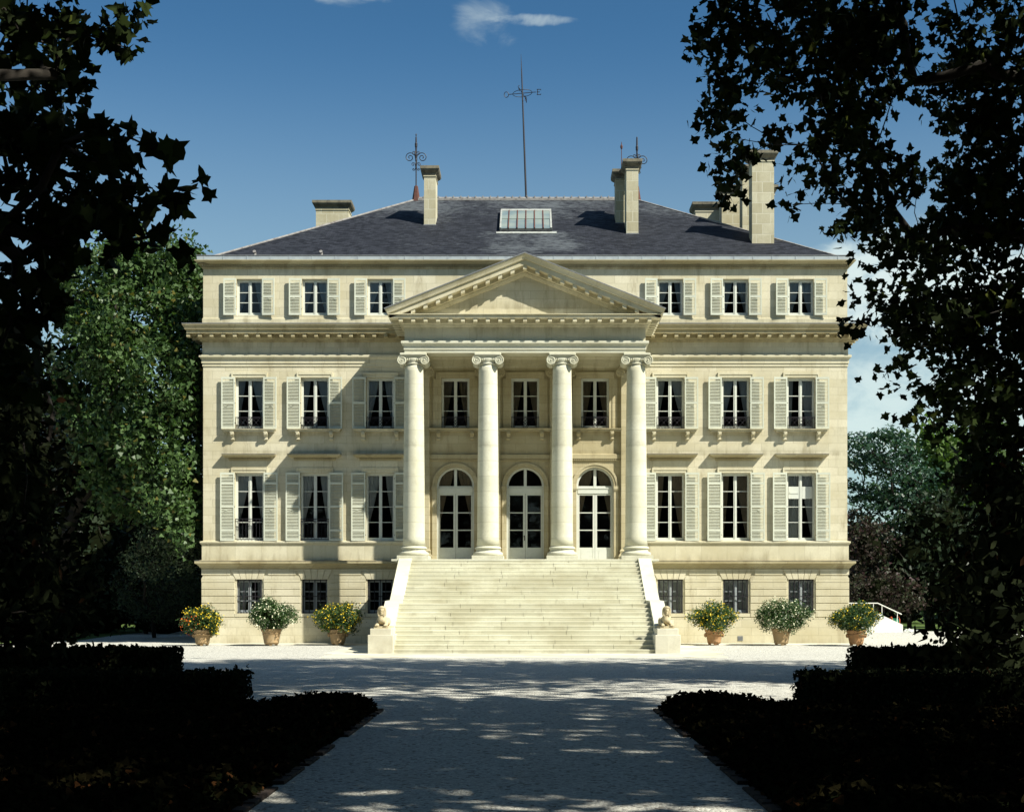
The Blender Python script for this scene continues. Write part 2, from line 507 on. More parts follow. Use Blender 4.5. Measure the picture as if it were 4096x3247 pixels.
sheet("ground", [(-400, -60), (400, -60), (400, 900), (-400, 900)], 0.0, M['lawn'])
sheet("forecourt", [(-60, 20), (60, 20), (60, 60), (40, 70), (26, 80), (20, 84), (-20, 84), (-22.4, 80), (-21.7, 71), (-20.4, 61), (-23, 55), (-60, 50)], 0.004, M['gravel'])
sheet("drive", [(-2.27, -20), (2.27, -20), (2.27, 20), (-2.27, 20)], 0.004, M['gravel'])
sheet("garden_soil", [(-40, -20), (-2.27, -20), (-2.27, 21.6), (-2.9, 22.3), (-3.2, 22.1), (-4.6, 20.1), (-4.6, 22.7), (-7.6, 23.2), (-7.8, 30.5), (-40, 30.8)], 0.008, M['soil'])
sheet("garden_soil", [(2.27, -20), (40, -20), (40, 30.8), (7.6, 30.5), (7.6, 23.2), (4.7, 22.7), (4.7, 20.1), (3.2, 22.1), (2.9, 22.3), (2.27, 21.6)], 0.008, M['soil'])
ap = MB()
ap.bbox(-6.45, 6.45, 42.2, 45.44, 0.0, 0.022, 0.01)
ap.bbox(-6.8, -5.1, 45.445, 56.8, 0.0, 0.02, 0.01)
ap.bbox(5.1, 6.8, 45.445, 56.8, 0.0, 0.02, 0.01)
ap.bbox(-13.9, -6.805, 55.0, 56.8, 0.0, 0.018, 0.01)
ap.bbox(6.805, 13.9, 55.0, 56.8, 0.0, 0.018, 0.01)
tag(ap.build("paving", M['apron']), kind='structure')

# ------------------------------------------------------------------ the mansion
CH = empty("mansion", (0, 65.35, 0), "pale limestone mansion with four-column portico, grand stone steps and slate hipped roof", "mansion")
OFF = (0, 65.35, 0)
YW = 57.0
YB = 73.7


def part(mb, name, mat, **k):
    return mb.build(name, mat, CH, OFF, **k)


def wall_front(mb, x0, x1, z0, z1, y, holes, depth):
    xs = sorted({x0, x1, *[h[0] for h in holes], *[h[1] for h in holes]})
    zs = sorted({z0, z1, *[h[2] for h in holes], *[h[3] for h in holes]})
    xs = [q for q in xs if x0 <= q <= x1]; zs = [q for q in zs if z0 <= q <= z1]
    for i in range(len(xs) - 1):
        for j in range(len(zs) - 1):
            cx, cz = (xs[i] + xs[i + 1]) / 2, (zs[j] + zs[j + 1]) / 2
            if any(h[0] < cx < h[1] and h[2] < cz < h[3] for h in holes): continue
            mb.add([(xs[i], y, zs[j]), (xs[i + 1], y, zs[j]), (xs[i + 1], y, zs[j + 1]), (xs[i], y, zs[j + 1])], [(0, 1, 2, 3)])
    for h in holes:
        a, b_, c, d = h[:4]; c = max(c, z0); d = min(d, z1)
        arch = len(h) > 4
        y2 = y + depth
        mb.add([(a, y, c), (a, y2, c), (a, y2, d), (a, y, d)], [(0, 1, 2, 3)] if not arch else [])
        mb.add([(b_, y, c), (b_, y2, c), (b_, y2, d), (b_, y, d)], [(3, 2, 1, 0)] if not arch else [])
        mb.add([(a, y, c), (b_, y, c), (b_, y2, c), (a, y2, c)], [(0, 1, 2, 3)])
        if not arch:
            mb.add([(a, y, d), (b_, y, d), (b_, y2, d), (a, y2, d)], [(3, 2, 1, 0)])
        else:
            zs_ = h[4]; r = (b_ - a) / 2; xc = (a + b_) / 2
            for xx in (a, b_):
                mb.add([(xx, y, c), (xx, y2, c), (xx, y2, zs_), (xx, y, zs_)], [(0, 1, 2, 3)])
            K = 24
            for k in range(K):
                t0, t1 = PI * k / K, PI * (k + 1) / K
                p0 = (xc + r * math.cos(t0), zs_ + r * math.sin(t0)); p1 = (xc + r * math.cos(t1), zs_ + r * math.sin(t1))
                mb.add([(p0[0], y, p0[1]), (p1[0], y, p1[1]), (p1[0], y, d), (p0[0], y, d)], [(0, 1, 2, 3)])
                mb.add([(p0[0], y, p0[1]), (p1[0], y, p1[1]), (p1[0], y2, p1[1]), (p0[0], y2, p0[1])], [(0, 1, 2, 3)])


WX = [-11.73, -8.95, -6.17, 6.17, 8.95, 11.73]
PX = [-2.97, 0.0, 2.97]
DR = 0.795; DS = 6.685; ZF = 3.476
holes_up = []
for x in WX:
    holes_up += [(x - .61, x + .61, 4.36, 7.25), (x - .595, x + .595, 9.11, 11.30), (x - .545, x + .545, 13.94, 15.49)]
holes_mid = [(x - .595, x + .595, 9.13, 11.28) for x in PX]
holes_door = [(x - DR, x + DR, ZF, DS + DR + .01, DS) for x in PX]
base_holes = [(x - .54, x + .54, 1.28, 2.72) for x in WX]

wb = MB()
wall_front(wb, -13.7, -4.1, 3.1, 16.25, YW, [h for h in holes_up if h[0] < 0], .24)
wall_front(wb, 4.1, 13.7, 3.1, 16.25, YW, [h for h in holes_up if h[0] > 0], .24)
wall_front(wb, -4.1, 4.1, 11.70, 16.25, YW, [], .24)
for x in (-13.7, 13.7):
    wb.add([(x, YW, 3.1), (x, YB, 3.1), (x, YB, 16.25), (x, YW, 16.25)], [(0, 1, 2, 3)])
wb.add([(-13.7, YB, 0), (13.7, YB, 0), (13.7, YB, 16.25), (-13.7, YB, 16.25)], [(0, 1, 2, 3)])
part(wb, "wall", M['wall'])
pb = MB()
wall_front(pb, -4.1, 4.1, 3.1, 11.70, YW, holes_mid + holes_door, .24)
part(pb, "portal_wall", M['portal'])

# basement, rusticated
for sx in (-1, 1):
    bb = MB()
    e = sorted((sx * 13.72, sx * 4.9))
    wall_front(bb, e[0], e[1], 0, 3.22, YW - .03, [h for h in base_holes if h[0] * sx > 0], .26)
    bb.add([(sx * 13.72, YW - .03, 0), (sx * 13.72, YB, 0), (sx * 13.72, YB, 3.22), (sx * 13.72, YW - .03, 3.22)], [(0, 1, 2, 3)])
    e = sorted((sx * 13.79, sx * 4.9))
    bb.box(e[0], e[1], YW - .10, YW - .031, 0, 1.10)                        # plinth course
    e = sorted((sx * 13.79, sx * 13.721))
    bb.box(e[0], e[1], YW - .031, YB, 0, 1.10)
    xs = sorted([sx * 4.95] + [sx * abs(a) for a in (6.17, 8.95, 11.73)] + [sx * 13.76])
    # piers between windows
    edges = [4.95, 6.17 - .61, 6.17 + .61, 8.95 - .61, 8.95 + .61, 11.73 - .61, 11.73 + .61, 13.76]
    for k in range(0, 8, 2):
        a, b_ = sorted((sx * edges[k], sx * edges[k + 1]))
        for r_ in range(6):
            z0 = 1.125 + r_ * .295; z1 = z0 + .272
            if r_ == 5:      # upper course with cut corners
                c_ = .07
                pts = [(a, z0), (b_, z0), (b_, z1 - c_ * 1.6), (b_ - c_, z1), (a + c_, z1), (a, z1 - c_ * 1.6)]
                bb.prism(pts, 'y', YW - .075, YW - .031)
            else:
                i = .012
                x0_, x1_, = a, b_
                bb.loft([[(x0_, YW - .031, z0), (x1_, YW - .031, z0), (x1_, YW - .031, z1), (x0_, YW - .031, z1)],
                         [(x0_, YW - .065, z0), (x1_, YW - .065, z0), (x1_, YW - .065, z1), (x0_, YW - .065, z1)],
                         [(x0_ + i, YW - .075, z0 + i), (x1_ - i, YW - .075, z0 + i), (x1_ - i, YW - .075, z1 - i), (x0_ + i, YW - .075, z1 - i)]], True, False, True)
    for c_ in (6.17, 8.95, 11.73):                     # voussoirs
        for k in range(5):
            a0 = (k - 2.5) * .27; a1 = (k - 1.5) * .27 - .022
            f = 1.28
            pts = [(sx * c_ + a0 * .84, 2.73), (sx * c_ + a1 * .84, 2.73), (sx * c_ + a1 * f * .9, 3.155), (sx * c_ + a0 * f * .9, 3.155)]
            bb.prism(pts, 'y', YW - .075, YW - .031)
        bb.box(sx * c_ - .60, sx * c_ + .60, YW - .085, YW + .10, 1.13, 1.275)       # stone sill
    # top course between the voussoirs
    tedges = [4.95, 6.17 - .80, 6.17 + .80, 8.95 - .80, 8.95 + .80, 11.73 - .80, 11.73 + .80, 13.76]
    for k in range(0, 8, 2):
        a, b_ = sorted((sx * tedges[k], sx * tedges[k + 1]))
        bb.box(a, b_, YW - .07, YW - .031, 2.915, 3.155)
    part(bb, "basement_wall", M['wall'])


def wings(prof, name, mat):
    b_ = MB(); b_.sweep([(4.45, YW), (13.7, YW), (13.7, YB)], prof); part(b_, name, mat)
    b_ = MB(); b_.sweep([(-13.7, YB), (-13.7, YW), (-4.45, YW)], prof); part(b_, name, mat)


wings([(.02, 3.15), (.08, 3.17), (.08, 3.21), (.12, 3.22), (.16, 3.30), (.25, 3.37), (.30, 3.40), (.30, 3.49), (.27, 3.50), (.05, 3.55)], "basement_cornice", M['cornice'])
wings([(.05, 3.52), (.05, 4.18), (.08, 4.20), (.12, 4.27), (.12, 4.335), (.0, 4.36)], "dado", M['trim'])
# gutter lead on top of the basement cornice
for a, b_ in ((-14.0, -5.4), (5.4, 14.0)):
    lb = MB(); lb.box(a, b_, YW - .305, YW - .20, 3.505, 3.52)
    part(lb, "lead_strip", M['lead'])

RECT = [(-13.7, YW), (13.7, YW), (13.7, YB), (-13.7, YB)]
ab = MB()
ab.sweep(RECT, [(0, 11.765), (.03, 11.77), (.03, 11.90), (.06, 11.90), (.06, 12.06), (.09, 12.08), (.12, 12.14), (.15, 12.15), (.15, 12.24), (.03, 12.27)], True)
part(ab, "architrave", M['trim'])
fz = MB()
fz.sweep(RECT, [(.03, 12.268), (.03, 12.80)], True)
part(fz, "frieze", M['wall'])
cb_ = MB()
cb_.sweep(RECT, [(.03, 12.79), (.07, 12.80), (.13, 12.88), (.13, 12.91), (.22, 12.93), (.22, 13.075), (.57, 13.075), (.57, 13.22),
                 (.64, 13.23), (.655, 13.29), (.70, 13.37), (.72, 13.40), (.72, 13.46), (.69, 13.465), (.05, 13.58)], True)
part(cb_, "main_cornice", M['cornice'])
cornice_o = bpy.data.objects["main_cornice"]


def modillion(x, y, parent, mat, w_=.08, d_=.165, h_=.067):
    """one bracket block; x, y, z of its centre"""
    key = ("mod", mat.name, w_, d_)
    if key not in MODS:
        b_ = MB(); b_.bbox(-w_, w_, -d_, d_, -h_, h_, .010)
        o = b_.build("modillion", mat, parent)
        MODS[key] = o
    else:
        o = MODS[key].copy(); COL.objects.link(o); o.parent = parent
    o.location = (x, y - OFF[1], 13.0025)


MODS = {}
xm = -14.21
while xm < 14.3:
    if abs(xm) > 5.3: modillion(xm, YW - .3675, cornice_o, M['cornice'])
    xm += .4900
for k in range(3):
    for sx in (-1, 1): modillion(sx * 14.0675, YW + .35 + k * .49, cornice_o, M['cornice'], .165, .08)
lb = MB()
lb.sweep(RECT, [(.73, 13.44), (.735, 13.475), (.60, 13.49), (.02, 13.595)], True)
part(lb, "cornice_flashing", M['lead'])
at = MB()
at.sweep(RECT, [(.035, 13.58), (.035, 13.80), (.0, 13.83)], True)
part(at, "attic_plinth", M['trim'])
ac = MB()
ac.sweep(RECT, [(.0, 15.90), (.03, 15.92), (.05, 15.97), (.05, 16.10), (.14, 16.10), (.17, 16.14), (.24, 16.17), (.30, 16.20), (.305, 16.235), (.15, 16.25)], True)
xm = -13.74
while xm < 13.76:
    ac.box(xm, xm + .055, YW - .10, YW - .05, 16.005, 16.095); xm += .105
part(ac, "attic_cornice", M['cornice'])
gu = MB()
gu.sweep(RECT, [(.19, 16.24), (.215, 16.25), (.225, 16.40), (.19, 16.42)], True)
xm = -13.6
rs = random.Random(3)
while xm < 13.7:
    gu.box(xm, xm + .02, YW - .236, YW - .20, 16.25, 16.405); xm += rs.choice((.8, .95, 1.0))
part(gu, "gutter", M['zinc'])
gl_ = MB()
gl_.sweep(RECT, [(.20, 16.415), (.24, 16.42), (.24, 16.45), (-.25, 16.455)], True)
part(gl_, "gutter_lip", M['lead'])

# roof
rb = MB()
E, ZE, ZR, RX, RY = 13.5, 16.45, 21.37, 5.35, 65.35
rb.add([(-E, 57.2, ZE), (E, 57.2, ZE), (E, 73.5, ZE), (-E, 73.5, ZE), (-RX, RY, ZR), (RX, RY, ZR)],
       [(0, 1, 5, 4), (1, 2, 5), (2, 3, 4, 5), (3, 0, 4)])
roof = part(rb, "roof", M['slate'])
cp = MB()
for a, b_ in (((-E, 57.2, ZE), (-RX, RY, ZR)), ((E, 57.2, ZE), (RX, RY, ZR)), ((-E, 73.5, ZE), (-RX, RY, ZR)), ((E, 73.5, ZE), (RX, RY, ZR))):
    cp.tube([a, b_], .05, 6)
cp.box(-RX - .1, RX + .1, RY - .16, RY + .16, ZR - .08, ZR + .02)
cp.tube([(-RX, RY, ZR + .04), (RX, RY, ZR + .04)], .09, 8)
x = -RX
while x < RX:
    cp.box(x, x + .05, RY - .11, RY + .11, ZR + .02, ZR + .155); x += .36
cp.build("ridge_capping", M['ridge'], roof, OFF)
# little vent pipes above the gutter
for x, z in ((-11.6, 0), (-8.75, 0)):
    b_ = MB(); b_.tube([(x, 57.45, 16.5), (x, 57.45, 16.72), (x, 57.35, 16.76)], .07, 8)
    b_.build("vent_pipe", M['ridge'], roof, OFF)


def roofz(y): return ZE + (y - 57.2) * (ZR - ZE) / 8.15


# skylight
SK = MB()
sx0, sx1, sy0, sy1 = -1.17, 1.20, 60.55, 63.25
up = .20


def skp(x, y, h): return (x, y - h * .5, roofz(y) + h * .85)


fr_ = MB()
fr_.hexa([skp(sx0, sy0, -.05), skp(sx1, sy0, -.05), skp(sx1, sy1, -.05), skp(sx0, sy1, -.05), skp(sx0, sy0, .13), skp(sx1, sy0, .13), skp(sx1, sy1, .13), skp(sx0, sy1, .13)])
sk = fr_.build("skylight", M['ridge'], CH, OFF)
fr_ = MB()


def strip(x0, x1, y0, y1, h0, h1):
    fr_.hexa([skp(x0, y0, h0), skp(x1, y0, h0), skp(x1, y1, h0), skp(x0, y1, h0), skp(x0, y0, h1), skp(x1, y0, h1), skp(x1, y1, h1), skp(x0, y1, h1)])


strip(sx0, sx1, sy1 - .26, sy1, .14, .20)
strip(sx0, sx0 + .07, sy0, sy1 - .26, .14, .20)
strip(sx1 - .08, sx1, sy0, sy1 - .26, .14, .20)
fr_.build("skylight_frame", M['sky_frame'], sk, OFF)
fr_ = MB()
for k in range(1, 6):
    xx = sx0 + (sx1 - sx0) * k / 6
    strip(xx - .025, xx + .025, sy0 - .03, sy1 - .2, .14, .21)
fr_.build("glazing_bar", M['rust'], sk, OFF)
fr_ = MB()
strip(sx0 + .03, sx1 - .03, sy0 + .01, sy1 - .1, .135, .165)
strip(sx0 + .03, sx1 - .03, sy0 + 1.3, sy1 - .1, .160, .185)
fr_.build("roof_glass", M['skyglass'], sk, OFF)
fr_ = MB()
strip(sx0 - .15, sx1 + .2, sy0 - .28, sy0 - .05, .0, .03)
fr_.build("flashing", M['sky_frame'], sk, OFF)


# chimneys
def chimney(x0, x1, y0, y1, ztop, capk=1.0):
    zb = roofz(y0) - .9 if abs((x0 + x1) / 2) < 9 and y0 < RY else 16.4
    b_ = MB(); b_.box(x0, x1, y0, y1, zb, ztop - .45)
    o = part(b_, "chimney", M['chimney'])
    c = MB()
    P = [(x0, y0), (x1, y0), (x1, y1), (x0, y1)]
    c.sweep(P, [(0, ztop - .47), (.03, ztop - .46), (.03, ztop - .41), (.0, ztop - .40)], True)
    c.build("necking", M['chimney'], o, OFF)
    c = MB()
    c.sweep(P, [(0, ztop - .42), (.015, ztop - .30), (.05, ztop - .27), (.13, ztop - .20), (.17, ztop - .13), (.17, ztop), (.10, ztop), (-.12, ztop - .02)], True)
    c.add([(x0, y0, ztop - .03), (x1, y0, ztop - .03), (x1, y1, ztop - .03), (x0, y1, ztop - .03)], [(0, 1, 2, 3)])
    c.build("chimney_cap", M['cap'], o, OFF)
    l_ = MB(); l_.sweep(P, [(.02, zb), (.02, roofz(y0) + .03), (0, roofz(y0) + .04)], True)
    if zb > 16.5: l_.build("flashing", M['lead'], o, OFF)
    return o


chimney(-10.5, -8.87, 67.0, 68.0, 21.8)
chimney(-4.66, -4.13, 61.5, 62.7, 21.73)
chimney(4.54, 5.08, 60.28, 61.4, 21.64)
chimney(4.16, 4.66, 61.75, 62.7, 21.66)
chimney(9.98, 10.95, 59.0, 59.85, 21.60)
chimney(9.87, 10.7, 60.96, 61.8, 21.60)
chimney(9.35, 11.85, 63.9, 64.8, 21.60)
chimney(8.43, 9.64, 66.6, 67.6, 21.60)
chimney(9.85, 10.9, 66.3, 67.5, 21.60)


# iron finials
def scroll(cx, cz, r0, turns, a0, sgn, y, rr):
    pts = []
    K = int(26 * turns)
    for k in range(K + 1):
        t_ = k / K; a = a0 + sgn * 2 * PI * turns * t_; r = r0 * (1 - .86 * t_)
        pts.append((cx + r * math.cos(a), y, cz + r * math.sin(a)))
    return pts


def finial(x, base, top):
    g_ = MB(); g_.lathe(x, RY, [(.22, base - .1), (.09, base + .72), (.06, base + .74)], 6)
    o = part(g_, "finial", M['rust'])
    i_ = MB()
    i_.lathe(x, RY, [(.03, base + .7), (.028, base + 1.9), (.05, base + 2.0), (.03, base + 2.1), (.045, base + 2.6), (.035, base + 3.1), (.03, top - .75), (.06, top - .66), (.065, top - .5), (.02, top - .42), (.02, top - .12), (.035, top - .08), (.005, top)], 8)
    H = top - 1.0
    for s_ in (-1, 1):
        for ax in ('x', 'y'):
            def put(pts, r):
                if ax == 'y': pts = [(x + (py_ - RY), RY + (px_ - x), pz_) for px_, py_, pz_ in pts]
                i_.tube(pts, r, 5)
            c = x + s_ * .30
            put([(x + s_ * .01, RY, H - .35), (x + s_ * .06, RY, H - .05)] + scroll(c, H - .18, .24, 1.6, PI / 2 + s_ * .9, -s_, RY, .018), .02)
            put([(x + s_ * .01, RY, H - .15)] + scroll(x + s_ * .10, H + .05, .095, 1.2, -PI / 2 + (0 if s_ > 0 else 0), s_, RY, .015), .016)
            put([(x + s_ * .01, RY, H - .75)] + scroll(x + s_ * .14, H - .52, .10, 1.3, PI + (0 if s_ > 0 else PI), -s_, RY, .015), .016)
            put([(x + s_ * .01, RY, H - .62)] + scroll(x + s_ * .12, H - .75, .07, 1.2, PI + (0 if s_ > 0 else PI), s_, RY, .015), .016)
    i_.build("scrollwork", M['iron'], o, OFF)


finial(-5.35, 21.30, 24.60)
finial(5.42, 21.30, 24.45)
b_ = MB(); b_.lathe(4.45, 62.2, [(.02, 21.6), (.015, 22.75), (.05, 22.8), (.06, 22.9), (.02, 22.98), (.01, 23.1)], 8)
part(b_, "lightning_rod", M['rust'])
# compass mast (leans a little to the left)
mb_ = MB()
MT = Vector((-.235, RY, 28.45)); MBs = Vector((.02, RY, 21.35))


def mast(z): return MBs + (MT - MBs) * ((z - 21.35) / (28.45 - 21.35))


mb_.tube([mast(21.3), mast(21.55), mast(21.56), mast(24.5), mast(27.4), mast(28.45)], [.10, .06, .05, .042, .03, .006], 8)
mast_o = part(mb_, "compass_mast", M['iron'])
zc = 26.55
c0 = mast(zc)
cm = MB()
ring = [(c0.x + .47 * math.cos(a), c0.y + .47 * math.sin(a), c0.z + .045 * math.cos(a)) for a in [2 * PI * k / 28 for k in range(29)]]
cm.tube(ring, .014, 5)
cm.tube([(c0.x - .66, c0.y, c0.z - .06), (c0.x + .66, c0.y, c0.z + .06)], .018, 5)
cm.tube([(c0.x - .16, c0.y - .62, c0.z + .02), (c0.x + .16, c0.y + .62, c0.z - .02)], .018, 5)
cm.build("compass_ring", M['iron'], mast_o, OFF)
ox, oz = c0.x - .78, c0.z - .07
b_ = MB(); b_.tube([(ox + .105 * math.cos(a), c0.y, oz + .135 * math.sin(a)) for a in [2 * PI * k / 20 for k in range(21)]], .017, 5)
b_.build("letter_o", M['iron'], mast_o, OFF)
ex, ez = c0.x + .72, c0.z + .06
b_ = MB()
b_.box(ex, ex + .035, c0.y - .012, c0.y + .012, ez - .14, ez + .14)
for dz, ln in ((-.14, .19), (-.012, .13), (.115, .19)):
    b_.box(ex - .02, ex + ln, c0.y - .012, c0.y + .012, ez + dz, ez + dz + .025)
b_.box(ex + .165, ex + .19, c0.y - .012, c0.y + .012, ez - .14, ez - .08)
b_.box(ex + .165, ex + .19, c0.y - .012, c0.y + .012, ez + .08, ez + .14)
b_.build("letter_e", M['iron'], mast_o, OFF)
nx, ny = c0.x + .17, c0.y + .72
b_ = MB()
b_.tube([(nx - .03, ny - .1, c0.z - .16), (nx - .03, ny - .1, c0.z + .12), (nx + .03, ny + .1, c0.z - .16), (nx + .03, ny + .1, c0.z + .12)], .014, 5)
b_.build("letter_n", M['iron'], mast_o, OFF)
nx, ny = c0.x - .17, c0.y - .72
b_ = MB()
b_.tube([(nx + .03 * math.cos(a * 1.0) , ny + .09 * math.cos(a), c0.z + .14 - .28 * k / 16) for k, a in [(k, .3 + 2 * PI * k / 16) for k in range(17)]], .014, 5)
b_.build("letter_s", M['iron'], mast_o, OFF)

# interior shells so the rooms are dark
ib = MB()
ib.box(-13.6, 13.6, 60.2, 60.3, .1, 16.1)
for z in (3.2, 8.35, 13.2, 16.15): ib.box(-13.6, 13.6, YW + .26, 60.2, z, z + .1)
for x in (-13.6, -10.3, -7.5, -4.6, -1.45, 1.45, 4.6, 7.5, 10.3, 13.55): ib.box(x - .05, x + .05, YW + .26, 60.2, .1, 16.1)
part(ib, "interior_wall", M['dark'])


# ------------------------------------------------------------------ windows
def curtain_mesh(w_, h_, side, tie, spread, seed, y=.25):
    """a pulled-back curtain: full width at the rod, gathered to its own side further down"""
    rr = random.Random(seed)
    b_ = MB(); b_.smooth = True
    K, J = 40, 22
    vs = []
    for j in range(J + 1):
        t_ = j / J
        z = h_ - t_ * h_ * .97
        q = t_ / tie
        wid = w_ * (spread + (.12 - spread) * min(1, q ** 1.25)) if q < 1 else w_ * (.12 + .04 * (q - 1))
        for i in range(K + 1):
            u_ = i / K
            x = side * (w_ - u_ * wid) if True else 0
            fold = .035 * math.sin(u_ * 2 * PI * 7 + seed + .6 * t_)
            vs.append((x, y + fold + .02 * math.sin(u_ * 17 + seed), z))
    fs = [(j * (K + 1) + i, j * (K + 1) + i + 1, (j + 1) * (K + 1) + i + 1, (j + 1) * (K + 1) + i) for j in range(J) for i in range(K)]
    b_.add(vs, fs)
    return b_


def shutter_mesh(w_, h_, rails, sgn=1):
    """louvred leaf: rails = heights (0..1) of cross rails between louvre panels"""
    b_ = MB()
    st = .055
    b_.box(0, st, -.022, .022, 0, h_); b_.box(w_ - st, w_, -.022, .022, 0, h_)
    zs = [0.045] + [r * h_ for r in rails] + [h_ - .045]
    for i, z in enumerate(zs):
        hh = .045 if i not in (0, len(zs) - 1) else .045
        b_.box(st, w_ - st, -.020, .020, z - hh, z + hh)
    for a, c in zip(zs[:-1], zs[1:]):
        z = a + .075
        while z < c - .06:
            b_.hexa([(st, -.018, z - .012), (w_ - st, -.018, z - .012), (w_ - st, .018, z + .012), (st, .018, z + .012),
                     (st, -.018, z - .004), (w_ - st, -.018, z - .004), (w_ - st, .018, z + .020), (st, .018, z + .020)])
            z += .062
    # bolt
    b_.tube([(w_ * .5, -.03, h_ * .45), (w_ * .5 + .12, -.035, h_ * .44)], .01, 5)
    if sgn < 0:
        b_.v = [(-p[0], p[1], p[2]) for p in b_.v]; b_.f = [f[::-1] for f in b_.f]
    return b_


def window_frame(w_, h_, rows, y=.15, door=False):
    """w_ = half width"""
    b_ = MB()
    j = .062
    b_.box(-w_, -w_ + j, y, y + .06, 0, h_); b_.box(w_ - j, w_, y, y + .06, 0, h_)
    b_.box(-w_ + j, w_ - j, y, y + .06, h_ - .075, h_); b_.box(-w_ + j, w_ - j, y - .03, y + .06, 0, .07)
    b_.box(-.066, .066, y - .012, y + .05, .07, h_ - .075)
    b_.box(-.018, .018, y - .026, y - .012, .07, h_ - .075)
    for s_ in (-1, 1):
        a, c = sorted((s_ * (w_ - j), s_ * (w_ - j - .03))); b_.box(a, c, y + .004, y + .05, .07, h_ - .075)
        a, c = sorted((s_ * .066, s_ * (w_ - j - .03)))
        b_.box(a, c, y + .004, y + .05, .07, .14); b_.box(a, c, y + .004, y + .05, h_ - .12, h_ - .075)
        for k in range(1, rows):
            z = .14 + (h_ - .26) * k / rows
            b_.box(a, c, y + .008, y + .045, z - .014, z + .014)
    p = MB()
    for s_ in (-1, 1):
        a, c = sorted((s_ * .06, s_ * (w_ - j - .02)))
        p.add([(a, y + .03, .1), (c, y + .03, .1), (c, y + .03, h_ - .09), (a, y + .03, h_ - .09)], [(0, 1, 2, 3)])
    return b_, p


def surround(w_, h_, ww, top, p, ear=0.0, foot=0.0):
    b_ = MB()
    # outer fillet then inner band
    for s_ in (-1, 1):
        a, c = sorted((s_ * w_, s_ * (w_ + ww * .62))); b_.box(a, c, -p * .6, .02, foot, h_)
        a, c = sorted((s_ * (w_ + ww * .62), s_ * (w_ + ww))); b_.box(a, c, -p, .02, foot, h_ + top)
    b_.box(-w_ - ww * .62, w_ + ww * .62, -p * .6, .02, h_, h_ + top * .55)
    b_.box(-w_ - ww * .62, w_ + ww * .62, -p, .02, h_ + top * .55, h_ + top)
    if ear:
        for s_ in (-1, 1):
            a, c = sorted((s_ * (w_ + ww), s_ * (w_ + ww + ear))); b_.box(a, c, -p, .02, h_ - .35, h_ + top)
    return b_


def rail_panel(w_):
    """balconette with a centre lozenge and crossed bars"""
    b_ = MB(); y = -.02
    z0, z1 = .04, .50
    for z in (z0, z1): b_.box(-w_, w_, y - .012, y + .012, z - .012, z + .012)
    b_.box(-w_, w_, y - .008, y + .008, z1 - .055, z1 - .04)
    for x in (-w_ + .012, -w_ + .10, -.075, .075, w_ - .10, w_ - .012): b_.box(x - .009, x + .009, y - .009, y + .009, z0, z1)
    for a, c in ((-w_ + .10, -.075), (.075, w_ - .10)):
        b_.tube([(a, y, z0), (c, y, z1)], .010, 4); b_.tube([(a, y, z1), (c, y, z0)], .010, 4)
        mx = (a + c) / 2; b_.ball((mx, y, (z0 + z1) / 2), .025, 8, 5)
        hx = (c - a) / 2
        b_.tube([(mx - hx, y, .27), (mx, y, z1 - .05)], .008, 4); b_.tube([(mx + hx, y, .27), (mx, y, z1 - .05)], .008, 4)
    for z in (.14, .27, .40):
        b_.tube([(.055 * math.cos(q), y, z + .055 * math.sin(q)) for q in [2 * PI * k / 12 for k in range(13)]], .011, 4)
    return b_


def rail_bars(w_):
    b_ = MB(); y = -.02
    for z, r in ((.07, .014), (.82, .010), (.93, .013)): b_.box(-w_, w_, y - r, y + r, z - r, z + r)
    for k in range(9):
        x = -w_ + .02 + (2 * w_ - .04) * k / 8
        b_.box(x - .008, x + .008, y - .008, y + .008, .07, .93)
    for c in (-w_ + .07, 0, w_ - .07):
        b_.tube([(c + .05 * math.cos(q), y, .875 + .05 * math.sin(q)) for q in [2 * PI * k / 10 for k in range(11)]], .009, 4)
        b_.tube([(c, y, .82), (c + .05, y, .76), (c, y, .70)], .009, 4)
    return b_


def grille(w_, h_, nb):
    b_ = MB(); y = .03
    for k in range(nb):
        x = -w_ + .06 + (2 * w_ - .12) * k / (nb - 1)
        b_.tube([(x, y, 0), (x, y, h_)], .019, 6)
    for z in (.03, h_ * .5, h_ - .03): b_.box(-w_, w_, y - .014, y + .014, z - .018, z + .018)
    return b_


def bracket(x):
    pts = [(-.02, 0), (-.24, 0), (-.25, -.06), (-.20, -.13), (-.12, -.18), (-.09, -.26), (-.11, -.30), (-.07, -.35), (-.02, -.36), (.02, -.30), (.02, 0)]
    b_ = MB(); b_.prism(pts, 'x', x - .075, x + .075)
    b_.box(x - .045, x + .045, -.262, -.22, -.12, -.01)
    b_.tube([(x - .085, -.175, -.085), (x + .085, -.175, -.085)], .062, 10)
    b_.tube([(x - .082, -.075, -.30), (x + .082, -.075, -.30)], .045, 10)
    return b_


def hood(w_, z):
    b_ = MB()
    P = [(-w_, .02), (-w_, 0), (w_, 0), (w_, .02)]
    b_.sweep(P, [(.0, z), (.04, z + .02), (.05, z + .06), (.05, z + .135), (.16, z + .135), (.19, z + .16), (.27, z + .19), (.29, z + .24), (.29, z + .265), (.0, z + .285)])
    b_.cur = 1
    b_.box(-w_ - .295, w_ + .295, -.298, .0, z + .266, z + .280)
    b_.cur = 0
    x = -w_ - .03
    while x < w_: b_.box(x, x + .035, -.11, -.045, z + .065, z + .13); x += .068
    return b_


def opening_parts(win, w_, h_, sw, srails, seed, tie, lspread=.95, rspread=.8, shutters=True, cmat='curtain', y=.36):
    fr, pn = window_frame(w_, h_, win)
    return fr, pn


